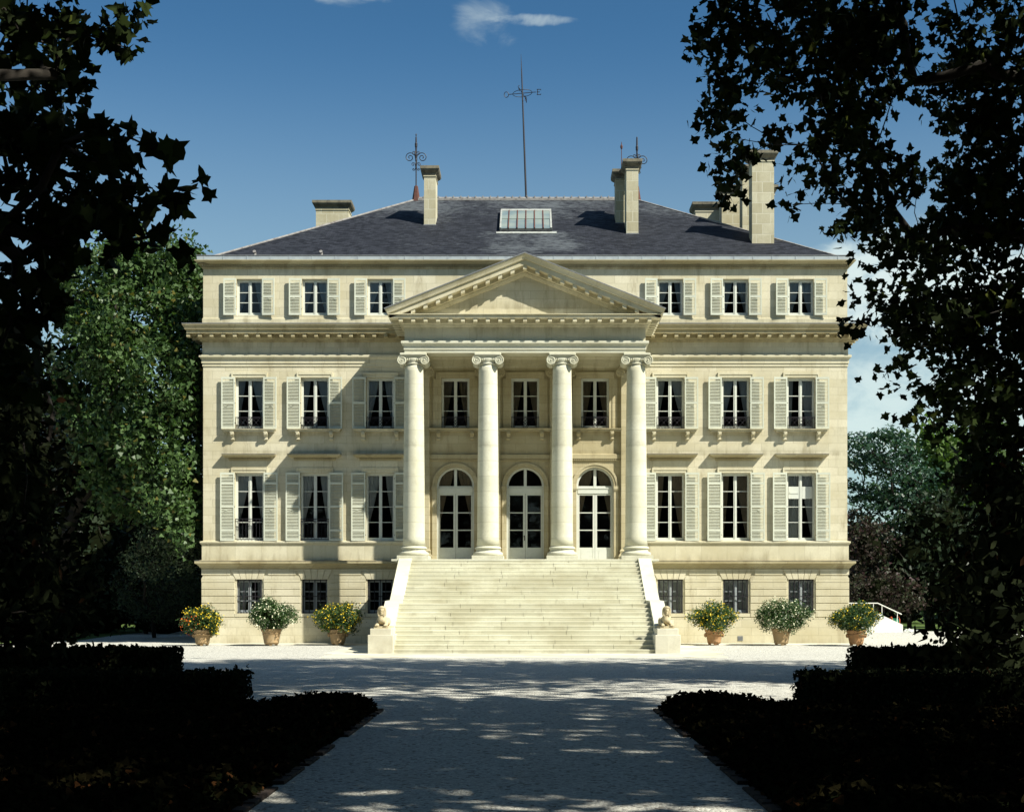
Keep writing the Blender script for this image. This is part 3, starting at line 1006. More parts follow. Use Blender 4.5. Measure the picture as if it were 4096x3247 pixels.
def make_window(kind):
    """returns a window with children; origin at the foot of the opening on the wall face"""
    spec = {'attic': (.545, 1.55, 3), 'upper': (.595, 2.19, 3), 'ground': (.61, 2.89, 4), 'base': (.54, 1.44, 3), 'portal': (.595, 2.15, 3)}[kind]
    w_, h_, rows = spec
    fr, pn = window_frame(w_, h_, rows)
    o = fr.build("window", M['frame_shaded' if kind == 'base' else 'frame'], CH)
    pn.build("glass_pane", M['glass'], o)
    if kind in ('attic', 'upper', 'ground'):
        sw = {'attic': .53, 'upper': .57, 'ground': .60}[kind]
        rails = {'attic': [.50], 'upper': [.50], 'ground': [.155, .50, .84]}[kind]
        for s_ in (-1, 1):
            sh = shutter_mesh(sw, h_ + .01, rails, s_)
            q = sh.build("shutter", M['shutter'], o)
            q.location = (s_ * (w_ + .01), -.10, -.005)
            q.rotation_euler = (0, 0, -s_ * R(3.0))
            q.location.y = -.095
            hb = MB()
            for zz in (.25, h_ * .5, h_ - .25): hb.tube([(s_ * (w_ - .01), -.09, zz), (s_ * (w_ + .03), -.10, zz)], .022, 6)
            hb.build("hinge", M['iron'], o)
        # back-plate set against the stone so louvres are not see-through: the leaf's own thin lining is in its mesh
    if kind == 'upper':
        surround(w_, h_, .17, .215, .06).build("surround", M['trim'], o)
    if kind == 'portal':
        surround(w_, h_, .22, .245, .07, ear=.0).build("surround", M['portal'], o)
        for s_ in (-1, 1):
            b_ = MB(); a, c = sorted((s_ * .815, s_ * .95)); b_.box(a, c, -.045, .02, 0, h_ - .02)
            b_.build("outer_moulding", M['portal'], o)
    if kind in ('upper', 'portal'):
        b_ = MB(); b_.sweep([(-.88, .02), (-.88, 0), (.88, 0), (.88, .02)], [(.0, -.13), (.20, -.13), (.20, -.07), (.25, -.05), (.26, -.01), (.0, .0)])
        b_.box(-.85, .85, -.15, .01, -.13, -.125)
        b_.build("sill", M['trim'] if kind == 'upper' else M['portal'], o)
        for x in (-.71, .71):
            q = bracket(0).build("bracket", M['trim'] if kind == 'upper' else M['portal'], o); q.location = (x, 0, -.135)
        rail_panel(w_ - .005).build("railing", M['iron'], o)
    if kind == 'ground':
        surround(w_, h_, .17, .215, .06).build("surround", M['trim'], o)
        hood(.84, 3.40).build("hood", [M['cornice'], M['lead']], o)
        b_ = MB(); b_.box(-.75, .75, -.03, .02, 3.12, 3.40); b_.build("hood_frieze", M['trim'], o)
    return o, w_, h_


PROTO = {}
for kd in ('attic', 'upper', 'ground', 'base', 'portal'):
    PROTO[kd] = make_window(kd)
used = set()
VAR = random.Random(11)


def place_window(kd, x, z, seed, yoff=0.0, curt=None, extra=None):
    o, w_, h_ = PROTO[kd]
    if kd in used: o = copy_tree(o, CH)
    used.add(kd)
    for ch in list(o.children):
        if ch.name.startswith('curtain'): bpy.data.objects.remove(ch)
    o.location = (x, YW + yoff - OFF[1], z)
    return o, w_, h_


# place every window first (copies), then give each its own curtains and railings
placed = []
for i, x in enumerate(WX):
    placed.append(('attic', i) + place_window('attic', x, 13.94, i))
    placed.append(('upper', i) + place_window('upper', x, 9.11, i))
    placed.append(('ground', i) + place_window('ground', x, 4.36, i))
    placed.append(('base', i) + place_window('base', x, 1.28, i, -.03))
for i, x in enumerate(PX):
    placed.append(('portal', i) + place_window('portal', x, 9.13, i))
for kd, i, o, w_, h_ in placed:
    seed = VAR.random() * 9
    iw = w_ - .06
    if kd == 'attic':
        ls, rs_, tie = (.92, .62, .9) if i % 3 != 1 else (.75, .8, .95)
        if i == 5: ls, rs_, tie = .95, .95, 1.1
        cm_ = M['curtain']
    elif kd == 'upper':
        ls, rs_, tie = VAR.choice([(.85, .7, .85), (.6, .85, .8), (.8, .8, .75)]); cm_ = M['curtain']
        if i == 5: ls, rs_, tie = .45, .95, 1.6
    elif kd == 'ground':
        ls, rs_, tie = (.92, .62, .75) if i < 3 else (.55, .9, .98); cm_ = M['curtain'] if i < 3 else M['drape']
        if i == 5: cm_ = M['curtain']
    elif kd == 'portal':
        ls, rs_, tie = .75, .75, 1.0; cm_ = M['drape']
    else:
        if i in (1, 2):
            grille(w_, h_, 5).build("grille", M['iron'], o)
            continue
        ls, rs_, tie = (.85, .4, 1.8) if i == 0 else (.98, .98, 6.0); cm_ = M['curtain']
    for s_, spd in ((-1, ls), (1, rs_)):
        curtain_mesh(iw, h_ - .08, s_, tie, spd, seed + s_).build("curtain", cm_, o)
    if kd == 'ground' and i < 2:
        rail_bars(w_ - .005).build("railing", M['iron'], o)
    if kd == 'base':
        grille(w_, h_, 5 if i < 3 else 6).build("grille", M['iron'], o)
    if kd == 'ground' and i == 5:
        b_ = MB()
        for s_ in (-1, 1):
            a, c = sorted((s_ * .075, s_ * (w_ - .10)))
            b_.box(a, c, .14, .17, 1.80, 2.32)
        b_.box(-.46, -.08, .125, .14, 2.02, 2.09)
        b_.build("blind_panel", M['frame'], o)
        curtain_mesh(iw, h_ - .08, -1, 9, .99, 3.3, .31).build("curtain", M['curtain'], o).scale = (1, 1, 1)

# ------------------------------------------------------------------ portal doors
def arch_pts(xc, zs, r, K=24, a0=0, a1=PI): return [(xc + r * math.cos(a0 + (a1 - a0) * k / K), zs + r * math.sin(a0 + (a1 - a0) * k / K)) for k in range(K + 1)]


def arch_band(mb, xc, zs, r0, r1, y0, y1, K=28):
    P0, P1 = arch_pts(xc, zs, r0, K), arch_pts(xc, zs, r1, K)
    for k in range(K):
        a, b_, c, d = P0[k], P0[k + 1], P1[k + 1], P1[k]
        mb.hexa([(a[0], y0, a[1]), (b_[0], y0, b_[1]), (c[0], y0, c[1]), (d[0], y0, d[1]), (a[0], y1, a[1]), (b_[0], y1, b_[1]), (c[0], y1, c[1]), (d[0], y1, d[1])])


doors = []
for di, xc in enumerate(PX):
    y = YW + .12
    r = DR
    b_ = MB()
    # fixed frame: jambs, arched head, transom
    for s_ in (-1, 1):
        a, c = sorted((xc + s_ * r, xc + s_ * (r - .07))); b_.box(a, c, y, y + .09, ZF, DS)
    arch_band(b_, xc, DS, r - .085, r, y, y + .09)
    b_.box(xc - r + .07, xc + r - .07, y - .02, y + .09, 6.38, 6.62)
    b_.box(xc - r + .05, xc + r - .05, y - .04, y - .021, 6.58, 6.62)
    b_.box(xc - .06, xc + .06, y, y + .08, 6.62, DS + r - .08)
    b_.box(xc - r + .08, xc - .06, y + .01, y + .07, 6.62, 6.70); b_.box(xc + .06, xc + r - .08, y + .01, y + .07, 6.62, 6.70)
    dr = b_.build("door", M['frame'], CH, OFF)
    for s_ in (-1, 1):
        l_ = MB()
        ia, ob = .006, r - .075
        z0, z1 = ZF + .02, 6.375
        a, c = sorted((xc + s_ * ob, xc + s_ * (ob - .06))); l_.box(a, c, y + .01, y + .07, z0, z1)
        a, c = sorted((xc + s_ * ia, xc + s_ * (ia + .085))); l_.box(a, c, y + .01, y + .07, z0, z1)
        a, c = sorted((xc + s_ * (ia + .085), xc + s_ * (ob - .06)))
        l_.box(a, c, y + .01, y + .07, z1 - .07, z1)
        l_.box(a, c, y + .02, y + .06, z0, 4.08)
        l_.box(a + .06, c - .06, y + .012, y + .02, z0 + .07, 4.0)
        for k in (1, 2):
            z = 4.08 + (z1 - .07 - 4.08) * k / 3
            l_.box(a, c, y + .018, y + .062, z - .02, z + .02)
        l_.build("door_leaf", M['frame'], dr, OFF)
    p_ = MB()
    p_.add([(xc - r + .1, y + .045, 4.05), (xc + r - .1, y + .045, 4.05), (xc + r - .1, y + .045, 6.36), (xc - r + .1, y + .045, 6.36)], [(0, 1, 2, 3)])
    fan = [(xc - r + .06, 6.64), (xc + r - .06, 6.64)] + arch_pts(xc, DS, r - .06)
    p_.add([(q[0], y + .045, q[1]) for q in fan], [tuple(range(len(fan)))])
    p_.build("glass_pane", M['glass'], dr, OFF)
    if di == 1:
        h_ = MB(); h_.tube([(xc - .03, y - .02, 4.55), (xc - .10, y - .03, 4.55)], .014, 6); h_.box(xc - .045, xc - .015, y - .004, y + .009, 4.38, 4.60)
        h_.build("handle", M['iron'], dr, OFF)
    else:
        for s_ in (-1, 1):
            q = curtain_mesh(r - .06, 2.95, s_, .62, .62, di + s_, .22)
            c_ = q.build("curtain", M['drape'], dr); c_.location = (xc, YW + .08 - OFF[1], 4.05 + .02)
            q = curtain_mesh(r - .1, .72, s_, 2.5, .9, di + s_ * 2, .2)
            c_ = q.build("curtain", M['drape'], dr); c_.location = (xc, YW + .08 - OFF[1], 6.66)
    # archivolt and imposts
    a_ = MB()
    arch_band(a_, xc, DS, r + .005, r + .10, YW - .05, YW + .01)
    arch_band(a_, xc, DS, r + .10, r + .19, YW - .08, YW + .01)
    for s_ in (-1, 1):
        e = sorted((xc + s_ * (r + .005), xc + s_ * (r + .19)))
        a_.box(e[0], e[1], YW - .06, YW + .01, ZF, 6.55)
        e = sorted((xc + s_ * (r - .01), xc + s_ * (r + .23)))
        a_.box(e[0], e[1], YW - .11, YW + .01, 6.55, 6.68)
        a_.box(e[0] + .01, e[1] - .01, YW - .09, YW + .01, 6.49, 6.549)
    a_.build("archivolt", M['portal'], dr, OFF)

# string course inside the portico
sc = MB()
sc.sweep([(-4.3, YW), (4.3, YW)], [(.0, 7.75), (.03, 7.76), (.03, 7.84), (.09, 7.85), (.09, 8.02), (.05, 8.05), (0, 8.06)])
x = -4.1
while x < 4.1: sc.box(x, x + .045, YW - .075, YW - .03, 7.775, 7.838); x += .088
part(sc, "string_course", M['portal'])


# ------------------------------------------------------------------ columns and pilasters
def capital(mb, x, y, fz, back=.40):
    """ionic: volutes, echinus, abacus; fz = soffit height above"""
    zc = fz - .29
    for s_ in (-1, 1):
        rings = []
        for k in range(9):
            t_ = k / 8; yy_ = y - .42 + (.42 + back) * t_
            r = .185 - .05 * math.sin(PI * t_)
            rings.append([(x + s_ * .45 + r * math.cos(2 * PI * q / 20), yy_, zc + r * math.sin(2 * PI * q / 20)) for q in range(20)])
        mb.loft(rings, True, True, True)
        pts = []
        K = 52
        for k in range(K + 1):
            t_ = k / K; a = PI / 2 - s_ * (2 * PI * 2.4 * t_) ; a = PI / 2 + s_ * -1 * 2 * PI * 2.4 * t_
            r = .178 * (1 - t_) ** .9 + .012
            pts.append((x + s_ * .45 - 0 + r * math.cos(a), y - .425, zc + r * math.sin(a)))
        mb.tube(pts, [.024 - .012 * k / K for k in range(K + 1)], 6)
        mb.ball((x + s_ * .45, y - .43, zc), .032, 8, 5)
    mb.box(x - .45, x + .45, y - .40, y + back - .02, zc + .09, zc + .185)
    mb.tube([(x - .45, y - .415, zc + .172), (x + .45, y - .415, zc + .172)], .018, 6)
    mb.bbox(x - .54, x + .54, y - .47, y + back, fz - .085, fz - .004, .02)
    # egg and dart
    for k in range(-3, 4):
        mb.ball((x + k * .078, y - .39, zc + .035), (.028, .04, .052), 8, 6)


for i, x in enumerate((-4.5, -1.5, 1.5, 4.5)):
    y = 54.3
    b_ = MB(); b_.smooth = True
    prof = []
    for k in range(25):
        t_ = k / 24; z = 4.02 + (11.36 - 4.02) * t_
        r = .438 - .065 * (t_ ** 1.7) + (.03 * (1 - t_ / .03) if t_ < .03 else 0)
        prof.append((r, z))
    b_.lathe(x, y, prof, 48)
    col_o = b_.build("column", M['column'], CH, OFF)
    b_ = MB(); b_.smooth = True
    b_.lathe(x, y, [(.40, 11.33), (.40, 11.37), (.375, 11.375), (.38, 11.42), (.43, 11.50), (.43, 11.56), (.3, 11.6)], 40)
    b_.smooth = False
    capital(b_, x, y, 11.77, .42)
    b_.build("capital", M['column'], col_o, OFF)
    b_ = MB(); b_.smooth = True
    tor = [(.55, 3.62)]
    for k in range(9): a = -PI / 2 + PI * k / 8; tor.append((.545 + .065 * math.cos(a), 3.70 + .075 * math.sin(a)))
    tor += [(.53, 3.79), (.485, 3.81), (.475, 3.85), (.50, 3.89)]
    for k in range(9): a = -PI / 2 + PI * k / 8; tor.append((.49 + .045 * math.cos(a), 3.935 + .045 * math.sin(a)))
    tor += [(.47, 3.99), (.45, 4.03)]
    b_.lathe(x, y, tor, 48)
    b_.smooth = False
    b_.bbox(x - .64, x + .64, y - .64, y + .64, ZF + .003, 3.625, .01)
    b_.build("column_base", M['column'], col_o, OFF)
    # pilaster on the wall behind
    p_ = MB()
    p_.bbox(x - .44, x + .44, YW - .2, YW + .02, 4.0, 11.45, .012)
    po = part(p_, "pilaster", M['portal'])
    p_ = MB(); capital(p_, x, YW - .2 + .385, 11.765, .1)
    p_.build("capital", M['portal'], po, OFF)
    p_ = MB()
    P = [(x - .44, YW + .02), (x - .44, YW - .2), (x + .44, YW - .2), (x + .44, YW + .02)]
    p_.sweep(P, [(.12, ZF), (.12, 3.62), (.09, 3.63), (.11, 3.69), (.09, 3.76), (.04, 3.80), (.04, 3.86), (.06, 3.92), (.0, 4.0)])
    p_.build("pilaster_base", M['portal'], po, OFF)

# entablature of the portico
YP = 53.93
U = [(-4.85, YW + .05), (-4.85, YP), (4.85, YP), (4.85, YW + .05)]
b_ = MB()
b_.sweep(U, [(-.74, 11.773), (0, 11.773), (0, 11.90), (.03, 11.905), (.03, 12.06), (.06, 12.07), (.09, 12.13), (.13, 12.15), (.13, 12.243), (.0, 12.275)])
b_.sweep(U, [(-.74, 11.773), (-.74, 12.45)])
b_.add([(-4.2, 54.6, 12.42), (4.2, 54.6, 12.42), (4.2, YW, 12.42), (-4.2, YW, 12.42)], [(0, 1, 2, 3)])
part(b_, "portico_architrave", M['column'])
b_ = MB()
b_.sweep(U, [(0, 12.272), (0, 12.80)])
part(b_, "portico_frieze", M['trim'])
b_ = MB()
b_.sweep(U, [(0, 12.793), (.04, 12.80), (.10, 12.88), (.10, 12.91), (.19, 12.93), (.19, 13.072), (.56, 13.072), (.56, 13.19), (.62, 13.20), (.62, 13.225), (.0, 13.27)])
pc = part(b_, "portico_cornice", M['trim'])
for k in range(-10, 11): modillion(k * .496, YP - .3475, pc, M['trim'], .08, .1775)
for k in range(6):
    for s_ in (-1, 1): modillion(s_ * (4.85 + .3475), YP + .05 + k * .46, pc, M['trim'], .1775, .08)
# side eaves of the pediment roof
for s_ in (-1, 1):
    b_ = MB()
    pr = [(s_ * 5.46, 13.22), (s_ * 5.48, 13.24), (s_ * 5.57, 13.385), (s_ * 5.57, 13.425), (s_ * 5.40, 13.43), (s_ * 5.40, 13.22)]
    b_.prism(pr, 'y', YP - .60, YW + .02)
    b_.build("side_sima", M['cornice'], pc, OFF)
# tympanum
SL = .397; ZA = 15.62
b_ = MB()
b_.add([(-4.9, YP + .0, 13.15), (4.9, YP, 13.15), (4.9, YP, 13.30), (0, YP, ZA - .70), (-4.9, YP, 13.30)], [(0, 1, 2, 3, 4)])
ped = part(b_, "pediment", M['wall'])
b_ = MB()
prof = [(0, -.76), (.05, -.74), (.10, -.64), (.10, -.60), (.19, -.58), (.19, -.43), (.56, -.43), (.56, -.225), (.63, -.215), (.65, -.15), (.70, -.06), (.72, -.04), (.72, 0), (.60, .02), (-.2, .02)]
for s_ in (-1, 1):
    rings = [[(s_ * max(4.85 + p, 4.65), YP - p, ZA - SL * max(4.85 + p, 4.65) + h), (0, YP - p, ZA + h)] for p, h in prof]
    b_.loft(rings, False)
b_.build("raking_cornice", M['trim'], ped, OFF)
for k in range(-10, 11):
    x = k * .496
    b_ = MB()
    if k == 0:
        b_.box(-.08, .08, YP - .525, YP - .17, ZA - .60, ZA - .44)
        b_.build("raking_modillion", M['trim'], ped, OFF)
        continue
    z = lambda q: ZA - SL * abs(q) - .435
    b_.hexa([(x - .08, YP - .525, z(x - .08) - .14), (x + .08, YP - .525, z(x + .08) - .14), (x + .08, YP - .17, z(x + .08) - .14), (x - .08, YP - .17, z(x - .08) - .14),
             (x - .08, YP - .525, z(x - .08)), (x + .08, YP - .525, z(x + .08)), (x + .08, YP - .17, z(x + .08)), (x - .08, YP - .17, z(x - .08))])
    b_.build("raking_modillion", M['trim'], ped, OFF)
b_ = MB()
for s_ in (-1, 1):
    b_.add([(0, YP - .74, ZA + .025), (s_ * 5.60, YP - .74, ZA + .025 - SL * 5.60), (s_ * 5.60, YW, ZA + .025 - SL * 5.60), (0, YW, ZA + .025)], [(0, 1, 2, 3)])
    b_.add([(0, YP - .742, ZA - .012), (s_ * 5.60, YP - .742, ZA - .012 - SL * 5.60), (s_ * 5.60, YP - .742, ZA + .025 - SL * 5.60), (0, YP - .742, ZA + .025)], [(0, 1, 2, 3)])
b_.build("pediment_roof", M['lead'], ped, OFF)

# portico platform
b_ = MB()
b_.box(-5.05, 5.05, 53.95, YW, 0, 3.30)
b_.box(-5.10, 5.10, 53.90, YW, 3.28, 3.40)
b_.bbox(-5.36, 5.36, 53.62, YW - .002, 3.402, ZF, .01)
part(b_, "platform", M['cheek'])

# ------------------------------------------------------------------ the great staircase
b_ = MB()
TR = .31; RL = .155; RUp = .161
y0 = 45.42
st = MB()
rs = random.Random(5)


def step(y_front, y_back, z_top, rise):
    """one course of steps with a worn nosing, cut into long blocks with open joints"""
    x = -4.53; segs = []
    while x < 4.53:
        w_ = rs.uniform(1.3, 2.6); nx = min(x + w_, 4.53)
        if 4.53 - nx < .6: nx = 4.53
        segs.append((x, nx)); x = nx
    for a, c in segs:
        j = rs.uniform(-.003, .003); zz = z_top + rs.uniform(-.0025, .0025)
        a2, c2 = a + .006, c - .006
        yf = y_front + j
        pr = [(yf + .018, z_top - rise - .01), (yf + .007, zz - .05), (yf, zz - .044), (yf, zz - .003), (yf + .004, zz), (y_back + .03, zz), (y_back + .03, z_top - rise - .01)]
        st.prism(pr, 'x', a2, c2)


for k in range(11):
    y = y0 + k * TR
    step(y, y + TR if k < 10 else 50.05, RL * (k + 1), RL)
yl = 50.05
for k in range(11):
    y = yl + k * .357
    step(y, y + .357 if k < 10 else 53.75, 1.705 + RUp * (k + 1), RUp)
st.box(-4.5, 4.5, 46.5, 50.1, -.1, .6)
stair = part(st, "staircase", M['steps'])
for s_ in (-1, 1):
    c = MB()
    a, d = 4.53, 5.04
    outline = [(46.6, 0), (46.6, .93), (48.45, 1.80), (50.02, 1.83), (50.15, 1.86), (53.55, 3.50), (53.75, 3.52), (53.95, 3.39), (53.95, 0)]
    e = sorted((s_ * a, s_ * d))
    c.prism(outline, 'x', e[0], e[1])
    # landing block slightly wider
    e = sorted((s_ * a, s_ * (d + .03)))
    c.build("cheek_wall", M['cheek'], stair, OFF)
    p_ = MB()
    e = sorted((s_ * 4.43, s_ * 5.29))
    p_.bbox(e[0], e[1], y0 - .12, 46.95, .0, .65, .012)
    e = sorted((s_ * 4.50, s_ * 5.22))
    p_.bbox(e[0], e[1], y0 - .05, 46.88, .652, .86, .012)
    p_.build("pedestal", M['apron'], stair, OFF)


# ------------------------------------------------------------------ sphinxes
def sphinx(xc, label):
    o = empty("sphinx_statue", (xc, y0, .861), label, "sphinx statue", "stone sphinxes guarding the stairs")
    b_ = MB(); b_.box(-.24, .24, .02, 1.32, 0, .075)
    b_.build("plinth", M['sphinx'], o)
    b_ = MB()
    b_.ball((0, .80, .27), (.155, .42, .165), 20, 14)       # lion body
    b_.ball((-.12, 1.12, .22), (.10, .20, .15), 14, 10); b_.ball((.12, 1.12, .22), (.10, .20, .15), 14, 10)
    b_.ball((0, .38, .34), (.155, .16, .17), 20, 14)        # chest
    b_.ball((0, .33, .28), (.135, .13, .13), 16, 10)
    b_.tube([(0, .38, .40), (0, .31, .60)], [.095, .075], 12)      # neck
    b_.ball((0, .27, .635), (.082, .095, .105), 20, 14)      # head
    b_.ball((0, .185, .62), (.016, .026, .030), 8, 6)       # nose
    b_.ball((0, .20, .575), (.032, .016, .010), 8, 6)       # lips
    b_.ball((0, .20, .542), (.030, .022, .020), 8, 6)       # chin
    for s_ in (-1, 1):
        b_.ball((s_ * .035, .190, .655), (.018, .012, .009), 8, 6)
        b_.tube([(s_ * .013, .186, .675), (s_ * .055, .196, .682)], .008, 5)
        b_.tube([(s_ * .13, .50, .24), (s_ * .145, .30, .12), (s_ * .15, .12, .105)], [.085, .062, .058], 12)
        b_.ball((s_ * .15, .075, .115), (.062, .075, .042), 14, 8)
        for k in range(4):
            b_.ball((s_ * .15 + (k - 1.5) * .029, .012, .100), (.015, .032, .026), 8, 6)
    b_.v = [tuple(p) for p in b_.v]
    body = b_.build("body", M['sphinx'], o)
    rm = body.modifiers.new("r", 'REMESH'); rm.mode = 'VOXEL'; rm.voxel_size = .009; rm.use_smooth_shade = True
    # headcloth: striped lappets beside the face
    n_ = MB()
    prof = []
    rings = []
    for z, wx, yf, yb in ((.44, .135, .23, .42), (.50, .150, .235, .42), (.58, .150, .245, .42), (.66, .132, .25, .42), (.72, .105, .235, .40), (.755, .060, .26, .37), (.765, .02, .29, .34)):
        ring_ = []
        for k in range(20):
            a = 2 * PI * k / 20
            ring_.append((wx * math.cos(a), (yf + yb) / 2 + (yb - yf) / 2 * math.sin(a), z))
        rings.append(ring_)
    n_.smooth = True
    n_.loft(rings, True, True, True)
    n_.smooth = False
    for k in range(11):
        z = .46 + k * .024; wx = .150 if z < .62 else .150 - (z - .62) * .35
        for s_ in (-1, 1):
            n_.tube([(s_ * wx * math.cos(q) * 1.01, .33 - .095 * math.sin(q), z) for q in [k2 * .17 for k2 in range(6)]], .009, 5)
    n_.tube([(-.085, .235, .70), (-.05, .195, .712), (0, .18, .716), (.05, .195, .712), (.085, .235, .70)], .013, 6)
    for s_ in (-1, 1):
        n_.hexa([(s_ * .085 - .028, .225, .42), (s_ * .085 + .028, .225, .42), (s_ * .085 + .028, .26, .42), (s_ * .085 - .028, .26, .42),
                 (s_ * .115 - .03, .25, .60), (s_ * .115 + .03, .25, .60), (s_ * .115 + .03, .30, .60), (s_ * .115 - .03, .30, .60)])
    n_.build("headcloth", M['sphinx'], o)


sphinx(-4.86, "stone sphinx on the pedestal left of the steps, below the dark barred window")
sphinx(4.86, "stone sphinx on the pedestal at the right foot of the steps")


# ------------------------------------------------------------------ foliage tools
STAR = [(-90, .26), (-55, .70), (-30, .50), (8, .95), (34, .56), (64, .78), (90, 1.08), (116, .78), (146, .56), (172, .95), (210, .50), (235, .70)]
STAR = np.array([[r * math.cos(R(a)), r * math.sin(R(a))] for a, r in STAR])
STAR5 = np.array([[r * math.cos(R(a)), r * math.sin(R(a))] for a, r in [(-90, .35), (-40, .7), (-18, .85), (36, .55), (90, 1.0), (144, .55), (198, .85), (220, .7)]])
OVAL = np.array([[0, -1], [.38, -.35], [.40, .3], [0, 1], [-.40, .3], [-.38, -.35]])
RHOMB = np.array([[0, -1], [.5, 0], [0, 1], [-.5, 0]])


def leaves(name, C, size, mat, parent, shape, rng, up=.5, off=(0, 0, 0), droop=.0, jitter=.35, fold=.15):
    C = np.asarray(C, float) - np.array(off)
    N = len(C); k = len(shape)
    nrm = rng.normal(size=(N, 3)); nrm /= np.linalg.norm(nrm, axis=1)[:, None]
    nrm[:, 2] += up; nrm /= np.linalg.norm(nrm, axis=1)[:, None]
    tv = rng.normal(size=(N, 3)); tv[:, 2] -= droop
    tv -= nrm * (tv * nrm).sum(1)[:, None]; tv /= np.linalg.norm(tv, axis=1)[:, None]
    bv = np.cross(nrm, tv)
    s_ = size * (1 + jitter * (rng.random(N) * 2 - 1))
    V = C[:, None, :] + s_[:, None, None] * (shape[None, :, 0:1] * bv[:, None, :] + shape[None, :, 1:2] * tv[:, None, :])
    V -= (fold * s_[:, None] * np.abs(shape[None, :, 0]))[:, :, None] * nrm[:, None, :] * -1
    V = V.reshape(-1, 3)
    me = bpy.data.meshes.new(name)
    me.vertices.add(N * k); me.vertices.foreach_set("co", V.ravel())
    me.loops.add(N * k); me.loops.foreach_set("vertex_index", np.arange(N * k, dtype=np.int32))
    me.polygons.add(N); me.polygons.foreach_set("loop_start", np.arange(0, N * k, k, dtype=np.int32))
    try: me.polygons.foreach_set("loop_total", np.full(N, k, dtype=np.int32))
    except Exception: pass
    me.materials.append(mat)
    me.update(calc_edges=True)
    o = bpy.data.objects.new(name, me); COL.objects.link(o)
    if parent: o.parent = parent
    return o


def in_ball(rng, n_, shell=0.0):
    v = rng.normal(size=(n_, 3)); v /= np.linalg.norm(v, axis=1)[:, None]
    r = rng.random(n_) ** (1 / 3); r = shell + (1 - shell) * r
    return v * r[:, None]


def limbs(nodes, root, chain, parent, off, name="trunk", r0=.3, rmin=.012, mat=None):
    """join cluster points to a trunk chain by nearest-neighbour growth and thicken by load"""
    P = [np.array(c, float) for c in chain]; par = [-1] + list(range(len(chain) - 1))
    nd = np.asarray(nodes, float)
    base = np.array(chain[-1], float)
    order = np.argsort(np.linalg.norm(nd - base, axis=1))
    arr = np.zeros((len(P) + len(nd), 3)); arr[:len(P)] = np.array(P); cnt = len(P)
    dist0 = np.zeros(len(arr)); lo_ = max(0, len(P) - 3)
    for i in order:
        p = nd[i]
        d = np.linalg.norm(arr[lo_:cnt] - p, axis=1) + .35 * dist0[lo_:cnt]
        j = lo_ + int(np.argmin(d))
        arr[cnt] = p; par.append(j); dist0[cnt] = dist0[j] + np.linalg.norm(arr[j] - p); cnt += 1
    load = np.ones(cnt)
    for i in range(cnt - 1, 0, -1): load[par[i]] += load[i]
    rad = np.maximum(rmin, r0 * (load / load[0]) ** .66)
    b_ = MB(); b_.smooth = True
    rr = random.Random(7)
    for i in range(1, cnt):
        a, c = arr[par[i]], arr[i]
        L_ = np.linalg.norm(a - c)
        mid = (a + c) / 2 + np.array([rr.uniform(-1, 1), rr.uniform(-1, 1), rr.uniform(-.6, 1)]) * L_ * .10
        ra = rad[i] if par[i] >= len(chain) or True else rad[par[i]]
        ra = min(rad[par[i]], rad[i] * 1.35)
        if i < len(chain): ra = rad[par[i]]
        b_.tube([a, mid, c], [ra, (ra + rad[i]) / 2, rad[i]], 10 if rad[i] > .08 else (6 if rad[i] > .03 else 4))
    return b_.build(name, mat or M['bark'], parent, off)


def px(x2, y2, Y):
    """a point at distance Y on the sight line used when measuring the photograph (2156-px grid)"""
    sx, sy = x2 * 1.9, y2 * 1.9
    return np.array([CX + (sx - 2118) * Y / 5360, Y, CZ + (2408 - sy) * Y / 5360])


def blob_clusters(blobs, rng, per, depth):
    """cluster centres inside ellipsoids (x, y, rx, ry on the measuring grid at distance Y)"""
    out = []
    for (bx, by, rx, ry, Y) in blobs:
        c = px(bx, by, Y); sx_, sz_ = rx * 1.9 * Y / 5360, ry * 1.9 * Y / 5360
        nn = max(2, int(per * sx_ * sz_))
        out.append(c + in_ball(rng, nn) * np.array([sx_, depth, sz_]))
    return np.vstack(out)


def spray(cl, rng, k, rad, flat=.8):
    n_ = len(cl)
    P = np.repeat(cl, k, axis=0) + rng.normal(size=(n_ * k, 3)) * np.array([rad, rad, rad * flat])
    return P


def ell_clusters(ells, rng, per, shell=.5):
    out = []
    for (x, y, z, rx, ry, rz) in ells:
        nn = max(4, int(per * (rx * ry + ry * rz + rx * rz)))
        out.append(np.array([x, y, z]) + in_ball(rng, nn, shell) * np.array([rx, ry, rz]))
    return np.vstack(out)


rng = np.random.default_rng(4)
